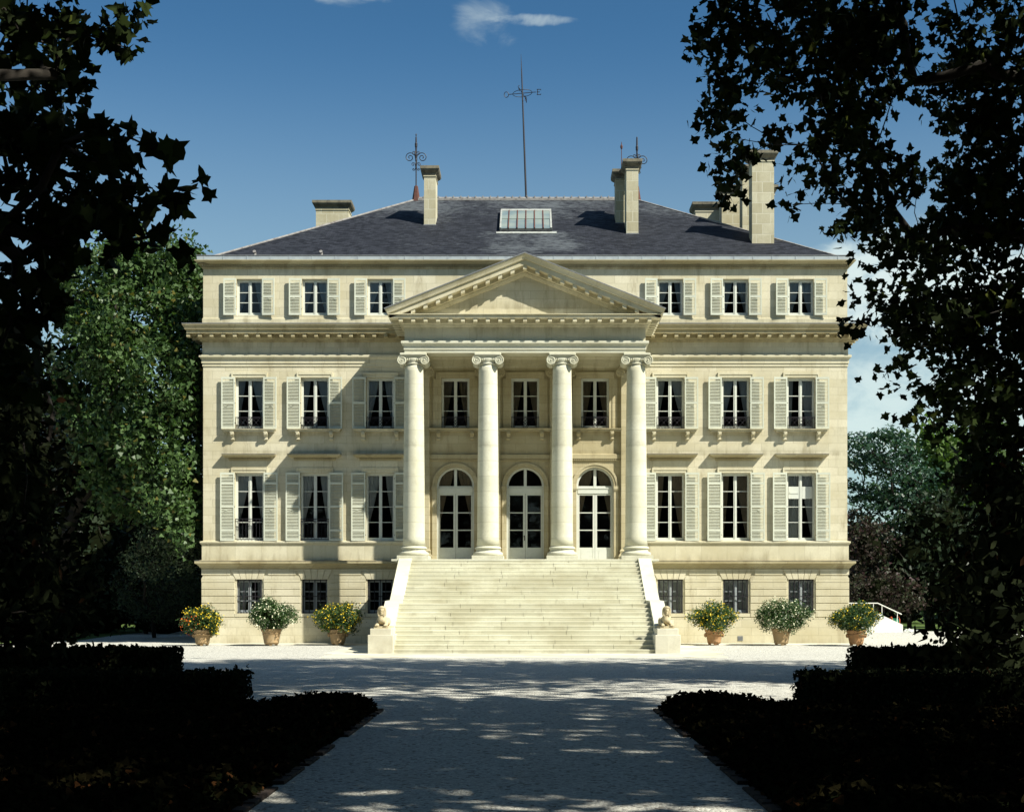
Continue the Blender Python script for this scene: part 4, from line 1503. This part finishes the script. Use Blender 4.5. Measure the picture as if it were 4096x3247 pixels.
# ------------------------------------------------------------------ right avenue tree
T = empty("plane_tree", (13.6, 24.5, 0), "dark plane tree filling the upper right, its hanging boughs in front of the tall chimneys", "tree", "plane trees of the avenue")
blobs = [(1525, 60, 75, 65, 26), (1560, 130, 85, 75, 26), (1525, 225, 62, 60, 26), (1500, 75, 45, 30, 25.5), (1548, 335, 45, 62, 25.5), (1530, 380, 32, 22, 25.5), (1590, 300, 42, 30, 26),
         (1640, 60, 100, 70, 26.5), (1640, 170, 60, 70, 26.5), (1632, 262, 24, 20, 26), (1800, 50, 150, 90, 27), (1800, 190, 105, 110, 27), (1790, 310, 85, 80, 27),
         (1735, 340, 50, 60, 26.5), (1692, 392, 22, 20, 26), (1745, 380, 26, 20, 26), (1865, 420, 105, 90, 27), (1765, 478, 42, 18, 26.5), (1900, 540, 95, 80, 27), (1850, 610, 38, 30, 26.5), (1840, 690, 36, 32, 26.5),
         (1890, 660, 60, 50, 27), (1975, 690, 105, 95, 27.5), (1900, 770, 55, 22, 27), (1985, 820, 70, 55, 27.5), (1925, 880, 36, 20, 27), (1990, 900, 30, 24, 27),
         (2060, 150, 120, 180, 28), (2080, 420, 120, 160, 28), (2090, 700, 110, 180, 28), (2100, 900, 80, 110, 28), (2060, 1010, 60, 60, 28.5)]
blobs = [(a_, b_2, c_ * .88, d_ * .88, e_) for a_, b_2, c_, d_, e_ in blobs]
cl = blob_clusters(blobs, rng, 32.0, 1.5)
cl = np.vstack([cl, blob_clusters([(1800, 60, 150, 80, 27.5), (1830, 200, 90, 90, 27.5), (2080, 150, 100, 170, 28), (2080, 420, 110, 170, 28.5), (2090, 700, 100, 190, 28.5), (1990, 540, 70, 110, 28), (2030, 850, 80, 60, 28), (2100, 950, 70, 100, 28.5)], rng, 17.0, 1.8)])
top = ell_clusters([(11.5, 24, 18.5, 8.5, 7.5, 4.0), (18.5, 27, 13, 6, 6, 6), (6.5, 23.0, 18.6, 5.0, 5.5, 2.6), (13, 22, 22, 8, 7, 4), (0.5, 22.5, 18.8, 5, 4.5, 2.8), (-4.5, 24.5, 20.5, 5.5, 4, 3.2), (-2, 30, 23, 5, 4, 3)], rng, 1.5, .35)  # unseen upper crown; lobes over the drive added to shade the left laurel
P1 = spray(cl, rng, 19, .19)
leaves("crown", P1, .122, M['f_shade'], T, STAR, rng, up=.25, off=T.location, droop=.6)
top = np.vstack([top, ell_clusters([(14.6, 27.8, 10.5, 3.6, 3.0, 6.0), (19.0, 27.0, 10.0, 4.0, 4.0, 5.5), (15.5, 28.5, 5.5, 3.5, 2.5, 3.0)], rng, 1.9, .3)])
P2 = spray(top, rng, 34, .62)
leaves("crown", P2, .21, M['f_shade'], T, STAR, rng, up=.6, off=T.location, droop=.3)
limbs(np.vstack([cl[::3], top[::3]]), None, [(13.6, 24.5, 0), (13.4, 24.6, 3), (13.6, 24.8, 6), (12.8, 25.2, 8.5)], T, T.location, r0=.34, rmin=.007)


# other avenue trees, above and behind the photographer: they shade the drive
def avenue(x, y, ells, lab, per=1.25, kk=30, s_=.25):
    T = empty("plane_tree", (x, y, 0), lab, "tree", "plane trees of the avenue")
    cc = ell_clusters(ells, rng, per, .3)
    leaves("crown", spray(cc, rng, kk, .65), s_, M['f_shade'], T, STAR5, rng, up=.6, off=T.location, droop=.3)
    limbs(cc[::3], None, [(x, y, 0), (x + .1, y, 4), (x, y + .2, 8)], T, T.location, r0=.5, rmin=.02)
    return T


avenue(13.0, 10.0, [(12, 11, 14, 8.5, 7, 6), (5.5, 12.5, 16.5, 6, 6.5, 4.0), (13, 8, 20, 8, 7, 4), (10, 5, 13, 6, 6, 3)], "plane tree over the right edge of the drive whose crown shades the gravel", per=1.6)
avenue(13.5, -4.0, [(11, -4, 14, 8, 6.5, 6), (4.5, -2, 16, 6.5, 7, 4.5), (10, -8, 18, 9, 6, 5)], "plane tree behind the camera on the right side of the drive")

# ------------------------------------------------------------------ left foreground tree
T = empty("plane_tree", (-8.6, 12.0, 0), "dark plane tree at the left edge with large star-shaped leaves reaching towards the roof", "tree", "plane trees of the avenue")
near = [(335, 325, 70, 38, 13.5), (385, 395, 42, 26, 13.5), (350, 440, 60, 40, 13.8), (375, 500, 32, 24, 13.8), (265, 310, 30, 22, 13.5), (270, 400, 80, 60, 14), (240, 480, 80, 50, 14),
        (190, 330, 80, 50, 14.5), (120, 300, 90, 80, 15), (60, 300, 90, 110, 15), (150, 430, 110, 90, 15), (50, 480, 110, 140, 15), (140, 540, 90, 60, 15.5), (60, 640, 90, 100, 16), (40, 780, 70, 90, 16)]
near = [(a_ - (22 if a_ > 240 else 0), b_2, c_ * .9, d_ * .9, e_) for a_, b_2, c_, d_, e_ in near]
cl = blob_clusters(near, rng, 55, .7)
P1 = spray(cl, rng, 9, .12)
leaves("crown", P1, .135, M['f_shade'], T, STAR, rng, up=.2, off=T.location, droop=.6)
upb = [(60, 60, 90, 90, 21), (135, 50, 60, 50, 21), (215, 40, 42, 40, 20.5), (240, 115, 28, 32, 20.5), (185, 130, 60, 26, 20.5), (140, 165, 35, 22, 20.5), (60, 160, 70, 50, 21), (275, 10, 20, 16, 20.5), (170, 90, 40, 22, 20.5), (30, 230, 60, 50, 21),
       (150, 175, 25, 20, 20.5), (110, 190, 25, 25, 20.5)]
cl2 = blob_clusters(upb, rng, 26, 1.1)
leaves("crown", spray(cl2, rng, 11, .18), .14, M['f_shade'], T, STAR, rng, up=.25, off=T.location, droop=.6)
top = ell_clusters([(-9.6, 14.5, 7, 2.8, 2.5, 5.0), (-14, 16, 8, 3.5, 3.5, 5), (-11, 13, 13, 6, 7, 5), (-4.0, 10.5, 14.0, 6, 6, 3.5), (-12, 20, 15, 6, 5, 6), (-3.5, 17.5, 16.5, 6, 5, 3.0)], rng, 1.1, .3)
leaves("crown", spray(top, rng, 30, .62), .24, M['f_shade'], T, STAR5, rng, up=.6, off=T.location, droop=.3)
limbs(np.vstack([cl[::2], cl2[::2], top[::3]]), None, [(-8.6, 12, 0), (-8.5, 12.1, 3), (-8.3, 12.4, 5.6)], T, T.location, r0=.38, rmin=.006)
avenue(-12.0, 0.0, [(-8, 0, 15, 8, 8, 5), (-13, -6, 14, 7, 6, 6), (-1, 3, 17, 7, 7, 3), (-2, -12, 16, 9, 7, 5)], "plane tree behind the camera on the left side of the drive", per=1.0)

# ------------------------------------------------------------------ left background


def crown_tree(name, loc, label, cat, ells, leafsize, mat, per, kk, rad, shape, chain, up=.5, r0=.3, group=None, step_=2, shell=.45, core=None, flat=.8, rmin=.02):
    T = empty(name, loc, label, cat, group)
    cc = ell_clusters(ells, rng, per, shell)
    cc = cc[cc[:, 2] > .25]
    PP = spray(cc, rng, kk, rad, flat)
    PP = PP[~((np.abs(PP[:, 0]) < 13.95) & (PP[:, 1] > 52) & (PP[:, 1] < 76) & (PP[:, 2] < 17.5))]
    leaves("crown", PP, leafsize, mat, T, shape, rng, up=up, off=T.location, droop=.4)
    if core:
        b_ = MB()
        for (x, y, z, rx, ry, rz) in ells:
            b_.ball((x, y, max(z, rz * core * .9)), (rx * core, ry * core, rz * core), 12, 8)
        b_.build("twig_core", M['core'], T, T.location)
    limbs(cc[::step_], None, chain, T, T.location, r0=r0, rmin=rmin)
    return T


def E2(x2, y2, rx, ry, Y, d):
    c = px(x2, y2, Y); k_ = 1.9 * Y / 5360
    return (c[0], c[1], c[2], rx * k_, d, ry * k_)


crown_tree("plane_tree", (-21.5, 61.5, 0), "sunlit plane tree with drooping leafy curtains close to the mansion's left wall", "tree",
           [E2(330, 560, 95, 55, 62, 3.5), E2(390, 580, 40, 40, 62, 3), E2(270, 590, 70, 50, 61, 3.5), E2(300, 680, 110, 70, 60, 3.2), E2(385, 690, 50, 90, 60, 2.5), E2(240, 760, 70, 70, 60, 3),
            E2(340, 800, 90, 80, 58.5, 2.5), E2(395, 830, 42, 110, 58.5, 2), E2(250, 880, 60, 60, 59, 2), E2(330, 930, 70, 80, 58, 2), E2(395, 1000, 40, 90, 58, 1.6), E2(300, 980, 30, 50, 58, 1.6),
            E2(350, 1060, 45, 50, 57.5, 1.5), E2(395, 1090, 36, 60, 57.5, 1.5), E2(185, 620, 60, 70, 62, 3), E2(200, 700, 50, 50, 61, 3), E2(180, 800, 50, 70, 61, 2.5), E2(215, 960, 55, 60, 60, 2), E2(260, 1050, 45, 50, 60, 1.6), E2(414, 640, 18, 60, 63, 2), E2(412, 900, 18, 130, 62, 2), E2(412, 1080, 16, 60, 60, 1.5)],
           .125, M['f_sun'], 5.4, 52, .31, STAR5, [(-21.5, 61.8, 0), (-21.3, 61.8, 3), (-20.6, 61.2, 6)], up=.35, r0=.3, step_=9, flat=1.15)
# darker trees and shrubs behind and beneath it
crown_tree("plane_tree", (-29, 76, 0), "tall plane tree in deep shade behind the sunlit one on the left", "tree",
           [(-16.5, 80, 11, 4, 3, 4), (-27, 78, 9, 7, 5, 7), (-31, 74, 13, 6, 5, 6), (-23, 80, 5, 5, 4, 4.5), (-31, 66, 6, 5, 4, 5)],  # first lobe, hidden behind the mansion, added to shade the left lawn
           .22, M['f_dark'], 1.3, 30, .65, STAR5, [(-29, 76, 0), (-29, 76, 4)], r0=.5, core=.72)
crown_tree("evergreen_shrub", (-22, 90, 0), "low dark shrub mass under the plane tree beyond the left gravel", "shrub",
           [(-22, 91, 2.6, 6, 3, 3), (-28, 88, 3, 5, 3, 3.4), (-17, 96, 3.5, 5, 3, 4), (-32, 78, 2.5, 5, 3, 3)],
           .16, M['f_dark'], 2.2, 24, .5, STAR5, [(-22, 91, 0), (-22, 91, 1)], r0=.12, core=.85)
crown_tree("laurel_shrub", (-17.0, 58.2, 0), "grey green shrub beside the mansion's left corner below the plane tree", "shrub",
           [E2(350, 1135, 55, 45, 58.2, 1.3), E2(385, 1160, 42, 40, 58.4, 1.2), E2(310, 1180, 50, 40, 58.4, 1.2), E2(330, 1245, 95, 65, 65, 1.6), E2(370, 1250, 60, 60, 66, 1.6)],
           .075, M['f_mid'], 16, 24, .22, OVAL, [(-18.3, 66, 0), (-18, 65, 1.2), (-17.6, 62, 2.6)], r0=.1)
crown_tree("evergreen_shrub", (-19.0, 74, 0), "black green shrubbery in the mansion's shadow at its left rear corner", "shrub",
           [(-20, 74, 3.2, 3.5, 2, 3.6), (-25, 76, 3.2, 4, 2, 3.8), (-30, 72, 3.6, 4, 2, 4), (-17.5, 79, 3.5, 2.5, 2, 4)],
           .14, M['f_dark'], 2.6, 24, .45, STAR5, [(-21, 74, 0), (-21, 74, 1)], r0=.12, core=.9)
crown_tree("cedar_tree", (-24.5, 60, 0), "blue grey conifer showing pale twigs through the dark trees at the left", "tree",
           [(-22.6, 60, 8, 1.8, 1.5, 3.0), (-23.4, 60, 5.0, 2.4, 1.6, 1.5)],
           .10, M['f_blue'], 4.5, 16, .4, RHOMB, [(-23.4, 60, 0), (-23.2, 60, 4), (-22.8, 60, 8)], r0=.25, flat=.25)
# shaded laurel at the left of the near hedges
crown_tree("laurel_shrub", (-13.5, 26, 0), "tall dark laurel at the far left behind the clipped hedges", "shrub",
           [E2(40, 1050, 90, 200, 28, 2.5), E2(60, 1230, 105, 130, 28, 2.5), E2(10, 800, 60, 200, 29, 2.5), E2(100, 1310, 70, 50, 27.5, 1.5)],
           .13, M['f_hedge'], 7, 26, .34, OVAL, [(-12, 28, 0), (-12, 28, 2)], r0=.2, core=.6)

# ------------------------------------------------------------------ right background
crown_tree("locust_tree", (25.5, 88, 0), "feathery blue green locust tree standing right beside the mansion's right wall", "tree",
           [E2(1850, 960, 75, 50, 88, 3), E2(1870, 1010, 85, 60, 88, 3.5), E2(1840, 1080, 60, 60, 88, 3), E2(1910, 1060, 50, 60, 88, 3), E2(1800, 950, 40, 40, 88, 3), E2(1860, 920, 40, 22, 88, 2), E2(1930, 1000, 30, 40, 88, 2)],
           .16, M['f_locust'], 2.6, 36, .42, RHOMB, [(26.5, 88, 0), (26.3, 88, 4), (26.2, 88, 6.5)], up=1.0, r0=.34, shell=.2, flat=.30, step_=1, rmin=.03)
crown_tree("plane_tree", (36, 92, 0), "bright green plane tree beyond the locust, half hidden by dark hanging leaves", "tree",
           [E2(1965, 950, 45, 45, 92, 3), E2(2010, 980, 50, 60, 92, 3), E2(2080, 960, 60, 80, 92, 3), E2(2110, 1040, 60, 80, 92, 3), E2(2000, 1050, 50, 50, 92, 3), E2(2050, 1120, 70, 60, 92, 3)],
           .24, M['f_far'], 2.6, 34, .5, STAR5, [(35, 92, 0), (35, 92, 6)], r0=.35, shell=.35)
crown_tree("evergreen_tree", (33, 84, 0), "broad dark evergreen tree over the lawn on the right", "tree",
           [E2(1970, 1110, 85, 80, 86, 4), E2(1920, 1180, 90, 80, 86, 4), E2(2010, 1220, 100, 90, 84, 4), E2(2090, 1180, 80, 100, 84, 4), E2(2040, 1140, 60, 60, 85, 3), E2(1830, 1180, 60, 80, 92, 3)],
           .17, M['f_dark'], 2.8, 24, .45, STAR5, [(27.2, 86, 0), (27.1, 86, 3)], r0=.4, core=.72)
crown_tree("smoke_bush", (24.5, 82, 0), "purple leaved bush beside the mansion's right corner above the white steps", "shrub",
           [E2(1830, 1150, 50, 50, 84, 2), E2(1800, 1230, 30, 50, 84, 2), E2(1850, 1240, 60, 40, 82, 2.2), E2(1900, 1255, 40, 35, 82, 2), E2(1800, 1130, 25, 60, 86, 2)],
           .12, M['f_purple'], 7, 24, .3, STAR5, [(24, 84, 0), (24, 84, 1.5)], r0=.15, core=.5)
for (x, y, rx, lab) in ((38, 108, 7, "bright leafy shrub behind the tree trunk at the end of the right lawn"), (26, 112, 8, "dark shrub bank behind the white steps at the end of the right lawn")):
    crown_tree("evergreen_shrub", (x, y, 0), lab, "shrub", [(x, y, 2.2, rx, 3, 2.8), (x + 5, y + 3, 3, 5, 3, 4)], .2, M['f_far'] if x > 30 else M['f_dark'], 1.4, 24, .5, STAR5, [(x, y, 0), (x, y, 1)], r0=.1, core=.9)
crown_tree("evergreen_tree", (60, 130, 0), "far dark tree closing the view behind the right lawn", "tree",
           [(50, 130, 6, 14, 5, 8), (66, 125, 7, 10, 6, 9)], .4, M['f_dark'], .6, 26, 1.0, STAR5, [(55, 130, 0), (55, 130, 3)], r0=.4, core=.85)
crown_tree("evergreen_tree", (-46, 100, 0), "far dark tree closing the view behind the left trees", "tree",
           [(-42, 104, 7, 12, 5, 9), (-30, 110, 6, 8, 5, 7), (-56, 95, 8, 10, 6, 9)], .4, M['f_dark'], .6, 26, 1.0, STAR5, [(-46, 100, 0), (-46, 100, 3)], r0=.4, core=.85)
# big dark laurel at the right edge, behind the near hedge
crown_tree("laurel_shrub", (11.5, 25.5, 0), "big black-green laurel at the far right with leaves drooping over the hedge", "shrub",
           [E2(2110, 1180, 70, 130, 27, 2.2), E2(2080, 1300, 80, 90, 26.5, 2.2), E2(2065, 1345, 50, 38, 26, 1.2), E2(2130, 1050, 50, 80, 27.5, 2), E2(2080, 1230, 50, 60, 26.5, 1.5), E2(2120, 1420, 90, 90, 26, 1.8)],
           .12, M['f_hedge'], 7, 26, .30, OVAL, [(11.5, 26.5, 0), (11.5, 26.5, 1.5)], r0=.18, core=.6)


# ------------------------------------------------------------------ hedges
def hedge(x0, x1, y0_, y1_, h, label, lsize=.055, dens=260):
    T = empty("hedge", ((x0 + x1) / 2, (y0_ + y1_) / 2, 0), label, "hedge", "clipped hedges beside the drive")
    b_ = MB(); b_.bbox(x0 + .06, x1 - .06, y0_ + .06, y1_ - .06, .05, h - .07, .05)
    b_.build("twig_core", M['core'], T, T.location)
    pts = []
    def face(n_, f):
        q = rng.random((n_, 2)); pts.append(f(q))
    A = (x1 - x0) * (y1_ - y0_); w_, d_ = x1 - x0, y1_ - y0_
    face(int(A * dens), lambda q: np.c_[x0 + q[:, 0] * w_, y0_ + q[:, 1] * d_, h - .03 + rng.normal(size=len(q)) * .022])
    for yy_ in (y0_, y1_): face(int(w_ * h * dens), lambda q: np.c_[x0 + q[:, 0] * w_, yy_ + rng.normal(size=len(q)) * .025, .03 + q[:, 1] * (h - .04)])
    for xx_ in (x0, x1): face(int(d_ * h * dens), lambda q: np.c_[xx_ + rng.normal(size=len(q)) * .025, y0_ + q[:, 0] * d_, .03 + q[:, 1] * (h - .04)])
    # sprigs above the clipped top
    n_ = int(w_ * 9); sp_ = np.c_[x0 + rng.random(n_) * w_, y0_ + rng.random(n_) * d_, np.full(n_, h)]
    pts.append(np.repeat(sp_, 5, axis=0) + np.abs(rng.normal(size=(n_ * 5, 3))) * np.array([.03, .03, .04]))
    leaves("foliage", np.vstack(pts), lsize, M['f_hedge'], T, OVAL, rng, up=.3, off=T.location, droop=-.6)
    b_ = MB()
    for i in range(int(w_ * 1.6)):
        x = x0 + .15 + (w_ - .3) * i / max(1, int(w_ * 1.6) - 1)
        b_.tube([(x, (y0_ + y1_) / 2, 0), (x + .03, (y0_ + y1_) / 2, h * .6)], .02, 5)
    b_.build("stem", M['bark'], T, T.location)
    return T


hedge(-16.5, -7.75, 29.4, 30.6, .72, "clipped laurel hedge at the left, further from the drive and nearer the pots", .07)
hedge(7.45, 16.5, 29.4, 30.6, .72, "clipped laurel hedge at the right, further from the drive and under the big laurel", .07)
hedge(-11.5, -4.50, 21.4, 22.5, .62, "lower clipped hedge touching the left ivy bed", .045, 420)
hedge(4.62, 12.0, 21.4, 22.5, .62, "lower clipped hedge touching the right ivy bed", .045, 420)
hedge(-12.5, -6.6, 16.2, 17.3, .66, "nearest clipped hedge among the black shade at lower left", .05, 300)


# ------------------------------------------------------------------ ivy beds
def ivy(sgn, lab):
    pl = []
    nx_, ny_ = 26, 90
    b_ = MB(); vs = []
    def inside(x, y):
        ax = abs(x)
        t_ = ax - 2.27
        far = 21.7 + .75 * math.sin(min(1, t_ / .6) * PI / 2) if t_ < .75 else (22.45 - 1.5 * (t_ - .75) if t_ < 2.4 else 19.98)
        return far
    b0, b1 = 2.27, 7.5
    P = []
    for j in range(ny_ + 1):
        for i in range(nx_ + 1):
            ax = b0 + (b1 - b0) * i / nx_
            far = inside(ax, 0)
            y = 4 + (far - 4) * j / ny_
            e = min((ax - b0) / .28, (far - y) / .5, 1.0); e = max(0, e)
            h = .01 + .19 * math.sqrt(e) + .035 * math.sin(ax * 3.1 + y * 1.7) * e + .03 * math.sin(y * 2.9 - ax) * e
            vs.append((sgn * ax, y, h))
    fs = [(j * (nx_ + 1) + i, j * (nx_ + 1) + i + 1, (j + 1) * (nx_ + 1) + i + 1, (j + 1) * (nx_ + 1) + i) for j in range(ny_) for i in range(nx_)]
    b_.add(vs, fs)
    o = empty("ivy_bed", (sgn * 4.5, 14, 0), lab, "ivy bed"); o["kind"] = "stuff"
    g_ = b_.build("bed_mound", M['core'], o, o.location)
    n_ = 26000
    q = rng.random((n_, 2)); ax = b0 - .02 + (b1 - b0) * q[:, 0]
    far = np.array([inside(a, 0) for a in ax]); y = 5 + (far - 4.95) * q[:, 1]
    e = np.clip(np.minimum((ax - b0) / .28, (far - y) / .5), 0, 1)
    h = .01 + .19 * np.sqrt(e) + .035 * np.sin(ax * 3.1 + y * 1.7) * e + .03 * np.sin(y * 2.9 - ax) * e
    C = np.c_[sgn * ax, y, h + .012 + np.abs(rng.normal(size=n_)) * .028]
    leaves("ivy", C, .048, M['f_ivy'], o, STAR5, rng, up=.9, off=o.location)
    # brick edging along the drive
    e_ = MB(); y = 5.0; rr = random.Random(2)
    while y < 21.6:
        ln = rr.uniform(.2, .26)
        if rr.random() > .25: e_.bbox(*sorted((sgn * 2.17, sgn * (2.27 + rr.uniform(0, .03)))), y, y + ln, 0.0, .035 + rr.uniform(-.008, .012), .006)
        y += ln + .012
    e_.build("brick_edging", M['brick'], o, o.location)
    return o


ivy(-1, "dark ivy bed bordering the drive on the left with a pointed far end")
ivy(1, "dark ivy bed bordering the drive on the right with brighter leaves near its tip")


# ------------------------------------------------------------------ potted shrubs
def pot_mesh(r, h, wave=False):
    b_ = MB(); b_.smooth = True
    b_.lathe(0, 0, [(r * .64, .05), (r * .66, .055), (r * .70, h * .16), (r * .73, h * .17), (r * .71, h * .20), (r * .90, h * .80), (r * .95, h * .86), (r * 1.0, h * .90), (r * 1.02, h * .97), (r * .98, h), (r * .88, h), (r * .84, h * .9), (r * .5, h * .88)], 40)
    b_.smooth = False
    if wave:
        pts = []
        for k in range(81):
            a = 2 * PI * k / 80; rr = r * .93 + .015; pts.append((rr * math.cos(a), rr * math.sin(a), h * .74 - .04 * abs(math.sin(a * 2))))
        b_.tube(pts, .022, 6)
        for s_ in (-1, 1): b_.ball((s_ * r * .93, 0, h * .64), (.06, .09, .09), 10, 8)
    else:
        b_.tube([(r * .90 * math.cos(2 * PI * k / 40), r * .90 * math.sin(2 * PI * k / 40), h * .72) for k in range(41)], .010, 5)
    for k in range(3):
        a = 2 * PI * k / 3 + .6; b_.box(r * .5 * math.cos(a) - .05, r * .5 * math.cos(a) + .05, r * .5 * math.sin(a) - .05, r * .5 * math.sin(a) + .05, 0, .052)
    return b_


def potted(x, y, r, h, bx, top, low, flower, lab, nleaf, nfl, pmat, wave, skew=0.0, extra=None, ragged=1.0):
    o = empty("potted_shrub", (x, y, .02), lab, "potted shrub", "potted flowering shrubs along the facade")
    pot_mesh(r, h, wave).build("pot", pmat, o)
    d = MB(); d.lathe(0, 0, [(r * .86, h * .88), (r * .86, h * .93), (.01, h * .95)], 20); d.build("soil", M['soil'], o)
    zc = (top + low) / 2; rz = (top - low) / 2
    # clusters over a domed, ragged volume that spills over the rim
    n_ = 150
    v = in_ball(rng, n_, .55)
    lump = 1 + .16 * np.sin(v[:, 0] * 5 + x) + .12 * np.sin(v[:, 1] * 6 + v[:, 2] * 5 + x * 2) * ragged
    cc = v * lump[:, None] * np.array([bx * .90, bx * .85, rz * .92])
    cc[:, 2] += zc
    cc[:, 0] += skew * (cc[:, 2] - zc)
    under = cc[:, 2] < h + .05
    rad = np.hypot(cc[:, 0], cc[:, 1])
    keep = ~(under & (rad < r * 1.12))
    cc = cc[keep]
    pl = spray(cc, rng, int(nleaf * 1.7) // len(cc), .105)
    leaves("foliage", pl, .042, M['f_shrub'], o, OVAL, rng, up=.5, droop=.2)
    out_ = cc * np.array([1, 1, 1])
    oc = (out_ - np.array([0, 0, zc])); nn_ = oc / (np.linalg.norm(oc, axis=1)[:, None] + 1e-6)
    fp = spray(out_ + nn_ * .09, rng, max(1, int(nfl * 1.7) // len(cc)), .085)
    def blossoms(P, mat):
        leaves("blossoms", P, .026, mat, o, np.array([[math.cos(q), math.sin(q)] for q in [2 * PI * k / 6 for k in range(6)]]), rng, up=.6)
    if extra is not None:
        sel = (fp[:, 0] < -.02 * bx) & (fp[:, 2] < zc + rz * .5) & (rng.random(len(fp)) > .25)
        blossoms(fp[~sel], flower); blossoms(fp[sel], extra)
    else:
        blossoms(fp, flower)
    limbs(cc[::3], None, [(0, 0, h * .8), (0, 0, h + .12)], o, (0, 0, 0), name="stem", r0=.04, rmin=.006)
    b_ = MB(); b_.ball((0, 0, zc + .02), (bx * .48, bx * .48, rz * .55), 12, 8); b_.build("twig_core", M['core'], o)


potted(-12.95, 53.8, .385, .63, .72, 1.46, .42, M['yellow'], "leftmost potted shrub with orange and yellow flowers spilling over its pot", 3400, 480, M['terracotta'], True, 0.0, M['orange'], 1.4)
potted(-10.2, 53.9, .415, .66, 1.02, 1.74, .58, M['cream'], "domed shrub with small white flowers between the yellow ones on the left", 5400, 620, M['terracotta'], False)
potted(-7.60, 54.4, .40, .64, .90, 1.62, .50, M['yellow'], "yellow flowered potted shrub in the shadow just left of the left sphinx", 4200, 520, M['terracotta'], True, 0.0, None, 1.2)
potted(7.70, 54.6, .38, .62, .98, 1.62, .56, M['yellow'], "yellow flowered shrub in a reddish pot just right of the right sphinx", 4200, 460, M['terracotta_red'], True, 0.0, None, 1.5)
potted(10.38, 54.3, .40, .68, 1.02, 1.82, .52, M['cream'], "white flowered potted shrub under the barred windows on the right", 4600, 520, M['terracotta'], False, 0.0, None, 1.5)
potted(13.25, 53.6, .39, .62, .95, 1.60, .50, M['yellow'], "rightmost potted shrub, yellow flowered and standing at the mansion's right corner", 4600, 420, M['terracotta_red'], True, 0.0, None, 1.2)

# ------------------------------------------------------------------ things at the right: steps, railing, hose reel, film
o = empty("garden_steps", (20, 78.5, 0), "white side steps with a thin handrail beyond the mansion's right corner", "steps")
b_ = MB()
pts = [(17.0, 0), (22.0, 0), (22.0, .44), (20.6, 1.08), (17.0, 1.08)]
b_.prism(pts, 'y', 78.3, 78.5)
b_.build("side_wall", M['white'], o, o.location)
b_ = MB()
for k in range(7):
    b_.box(17.0, 22.0 - k * .26 - .05, 78.501, 80.2, k * .154, (k + 1) * .154)
b_.build("tread", M['white'], o, o.location)
b_ = MB()
b_.tube([(18.8, 78.4, 1.70), (20.55, 78.4, 1.70), (21.95, 78.4, 1.05)], .028, 6)
for x, z0, z1 in ((19.0, 1.08, 1.70), (20.3, 1.08, 1.70), (20.8, .98, 1.58), (21.7, .57, 1.16)): b_.tube([(x, 78.4, z0), (x, 78.4, z1)], .02, 6)
b_.build("handrail", M['white'], o, o.location)
o = empty("hose_reel", (22.15, 80.6, 0), "green garden hose wound on a red rimmed reel behind the white steps", "hose reel")
b_ = MB()
for s_ in (-.22, .22):
    b_.tube([(22.15 + s_ + .0, 80.6 + .30 * math.cos(q), .58 + .30 * math.sin(q)) for q in [2 * PI * k / 20 for k in range(21)]], .025, 6)
    b_.tube([(22.15 + s_, 80.35, 0), (22.15 + s_, 80.6, .58), (22.15 + s_, 80.85, 0)], .02, 5)
b_.build("reel_frame", M['red'], o, o.location)
b_ = MB()
for k in range(9):
    x = 22.15 - .18 + k * .045
    b_.tube([(x, 80.6 + .20 * math.cos(q), .58 + .20 * math.sin(q)) for q in [2 * PI * j / 16 for j in range(17)]], .024, 5)
b_.build("hose", M['hose'], o, o.location)
b_ = MB(); rr = random.Random(9)
K = 14
vs = [(22.1 + 1.15 * i / K, 78.0 + 1.0 * j / K, max(.01, (.24 * math.sin(PI * min(1, (i + 1) / K)) * math.sin(PI * (j + .5) / (K + 1)) * (1.1 - i / K * .8) + rr.uniform(-.05, .05)))) for j in range(K + 1) for i in range(K + 1)]
b_.add(vs, [(j * (K + 1) + i, j * (K + 1) + i + 1, (j + 1) * (K + 1) + i + 1, (j + 1) * (K + 1) + i) for j in range(K) for i in range(K)])
tag(b_.build("plastic_sheet", M['sheet']), "crumpled translucent plastic film lying at the foot of the white steps", "plastic sheet")
# terracotta jar on its side, far left
o = empty("garden_urn", (-23.0, 88, 0), "old clay jar lying on its side on the shaded grass at the left", "urn")
b_ = MB(); b_.smooth = True
K = 20
rings = []
for t_, r in ((0, .16), (.1, .26), (.3, .34), (.55, .35), (.8, .28), (.92, .22), (1.0, .26)):
    rings.append([(-23.4 + .75 * t_ + 0, 87.6 + r * math.cos(2 * PI * k / K) - .35 * t_, .36 + r * math.sin(2 * PI * k / K)) for k in range(K)])
b_.loft(rings, True, True, False)
b_.build("jar_body", M['terracotta'], o, o.location)
b_ = MB()
for t_, r in ((.3, .345), (.55, .355), (.78, .29)):
    b_.tube([(-23.4 + .75 * t_, 87.6 + r * math.cos(2 * PI * k / K) - .35 * t_, .36 + r * math.sin(2 * PI * k / K)) for k in range(K + 1)], .02, 5)
b_.build("jar_bands", M['rust'], o, o.location)
# vent plate in the plinth
b_ = MB(); b_.box(9.02, 9.24, YW - .115, YW - .10, .12, .32)
for k in range(5): b_.box(9.03, 9.23, YW - .12, YW - .115, .14 + k * .036, .155 + k * .036)
part(b_, "vent_plate", M['lead'])

# the wood behind the photographer, mirrored in the panes
cc = ell_clusters([(x_, -42 + 5 * math.sin(x_), z_, 9, 6, 9) for x_ in range(-60, 61, 12) for z_ in (8, 20)], rng, .25, .3)
o = leaves("woodland", spray(cc, rng, 40, 1.5), .6, M['f_dark'], None, STAR5, rng, up=.3)
tag(o, "dark wood closing the avenue behind the photographer", "wood", None, "stuff")
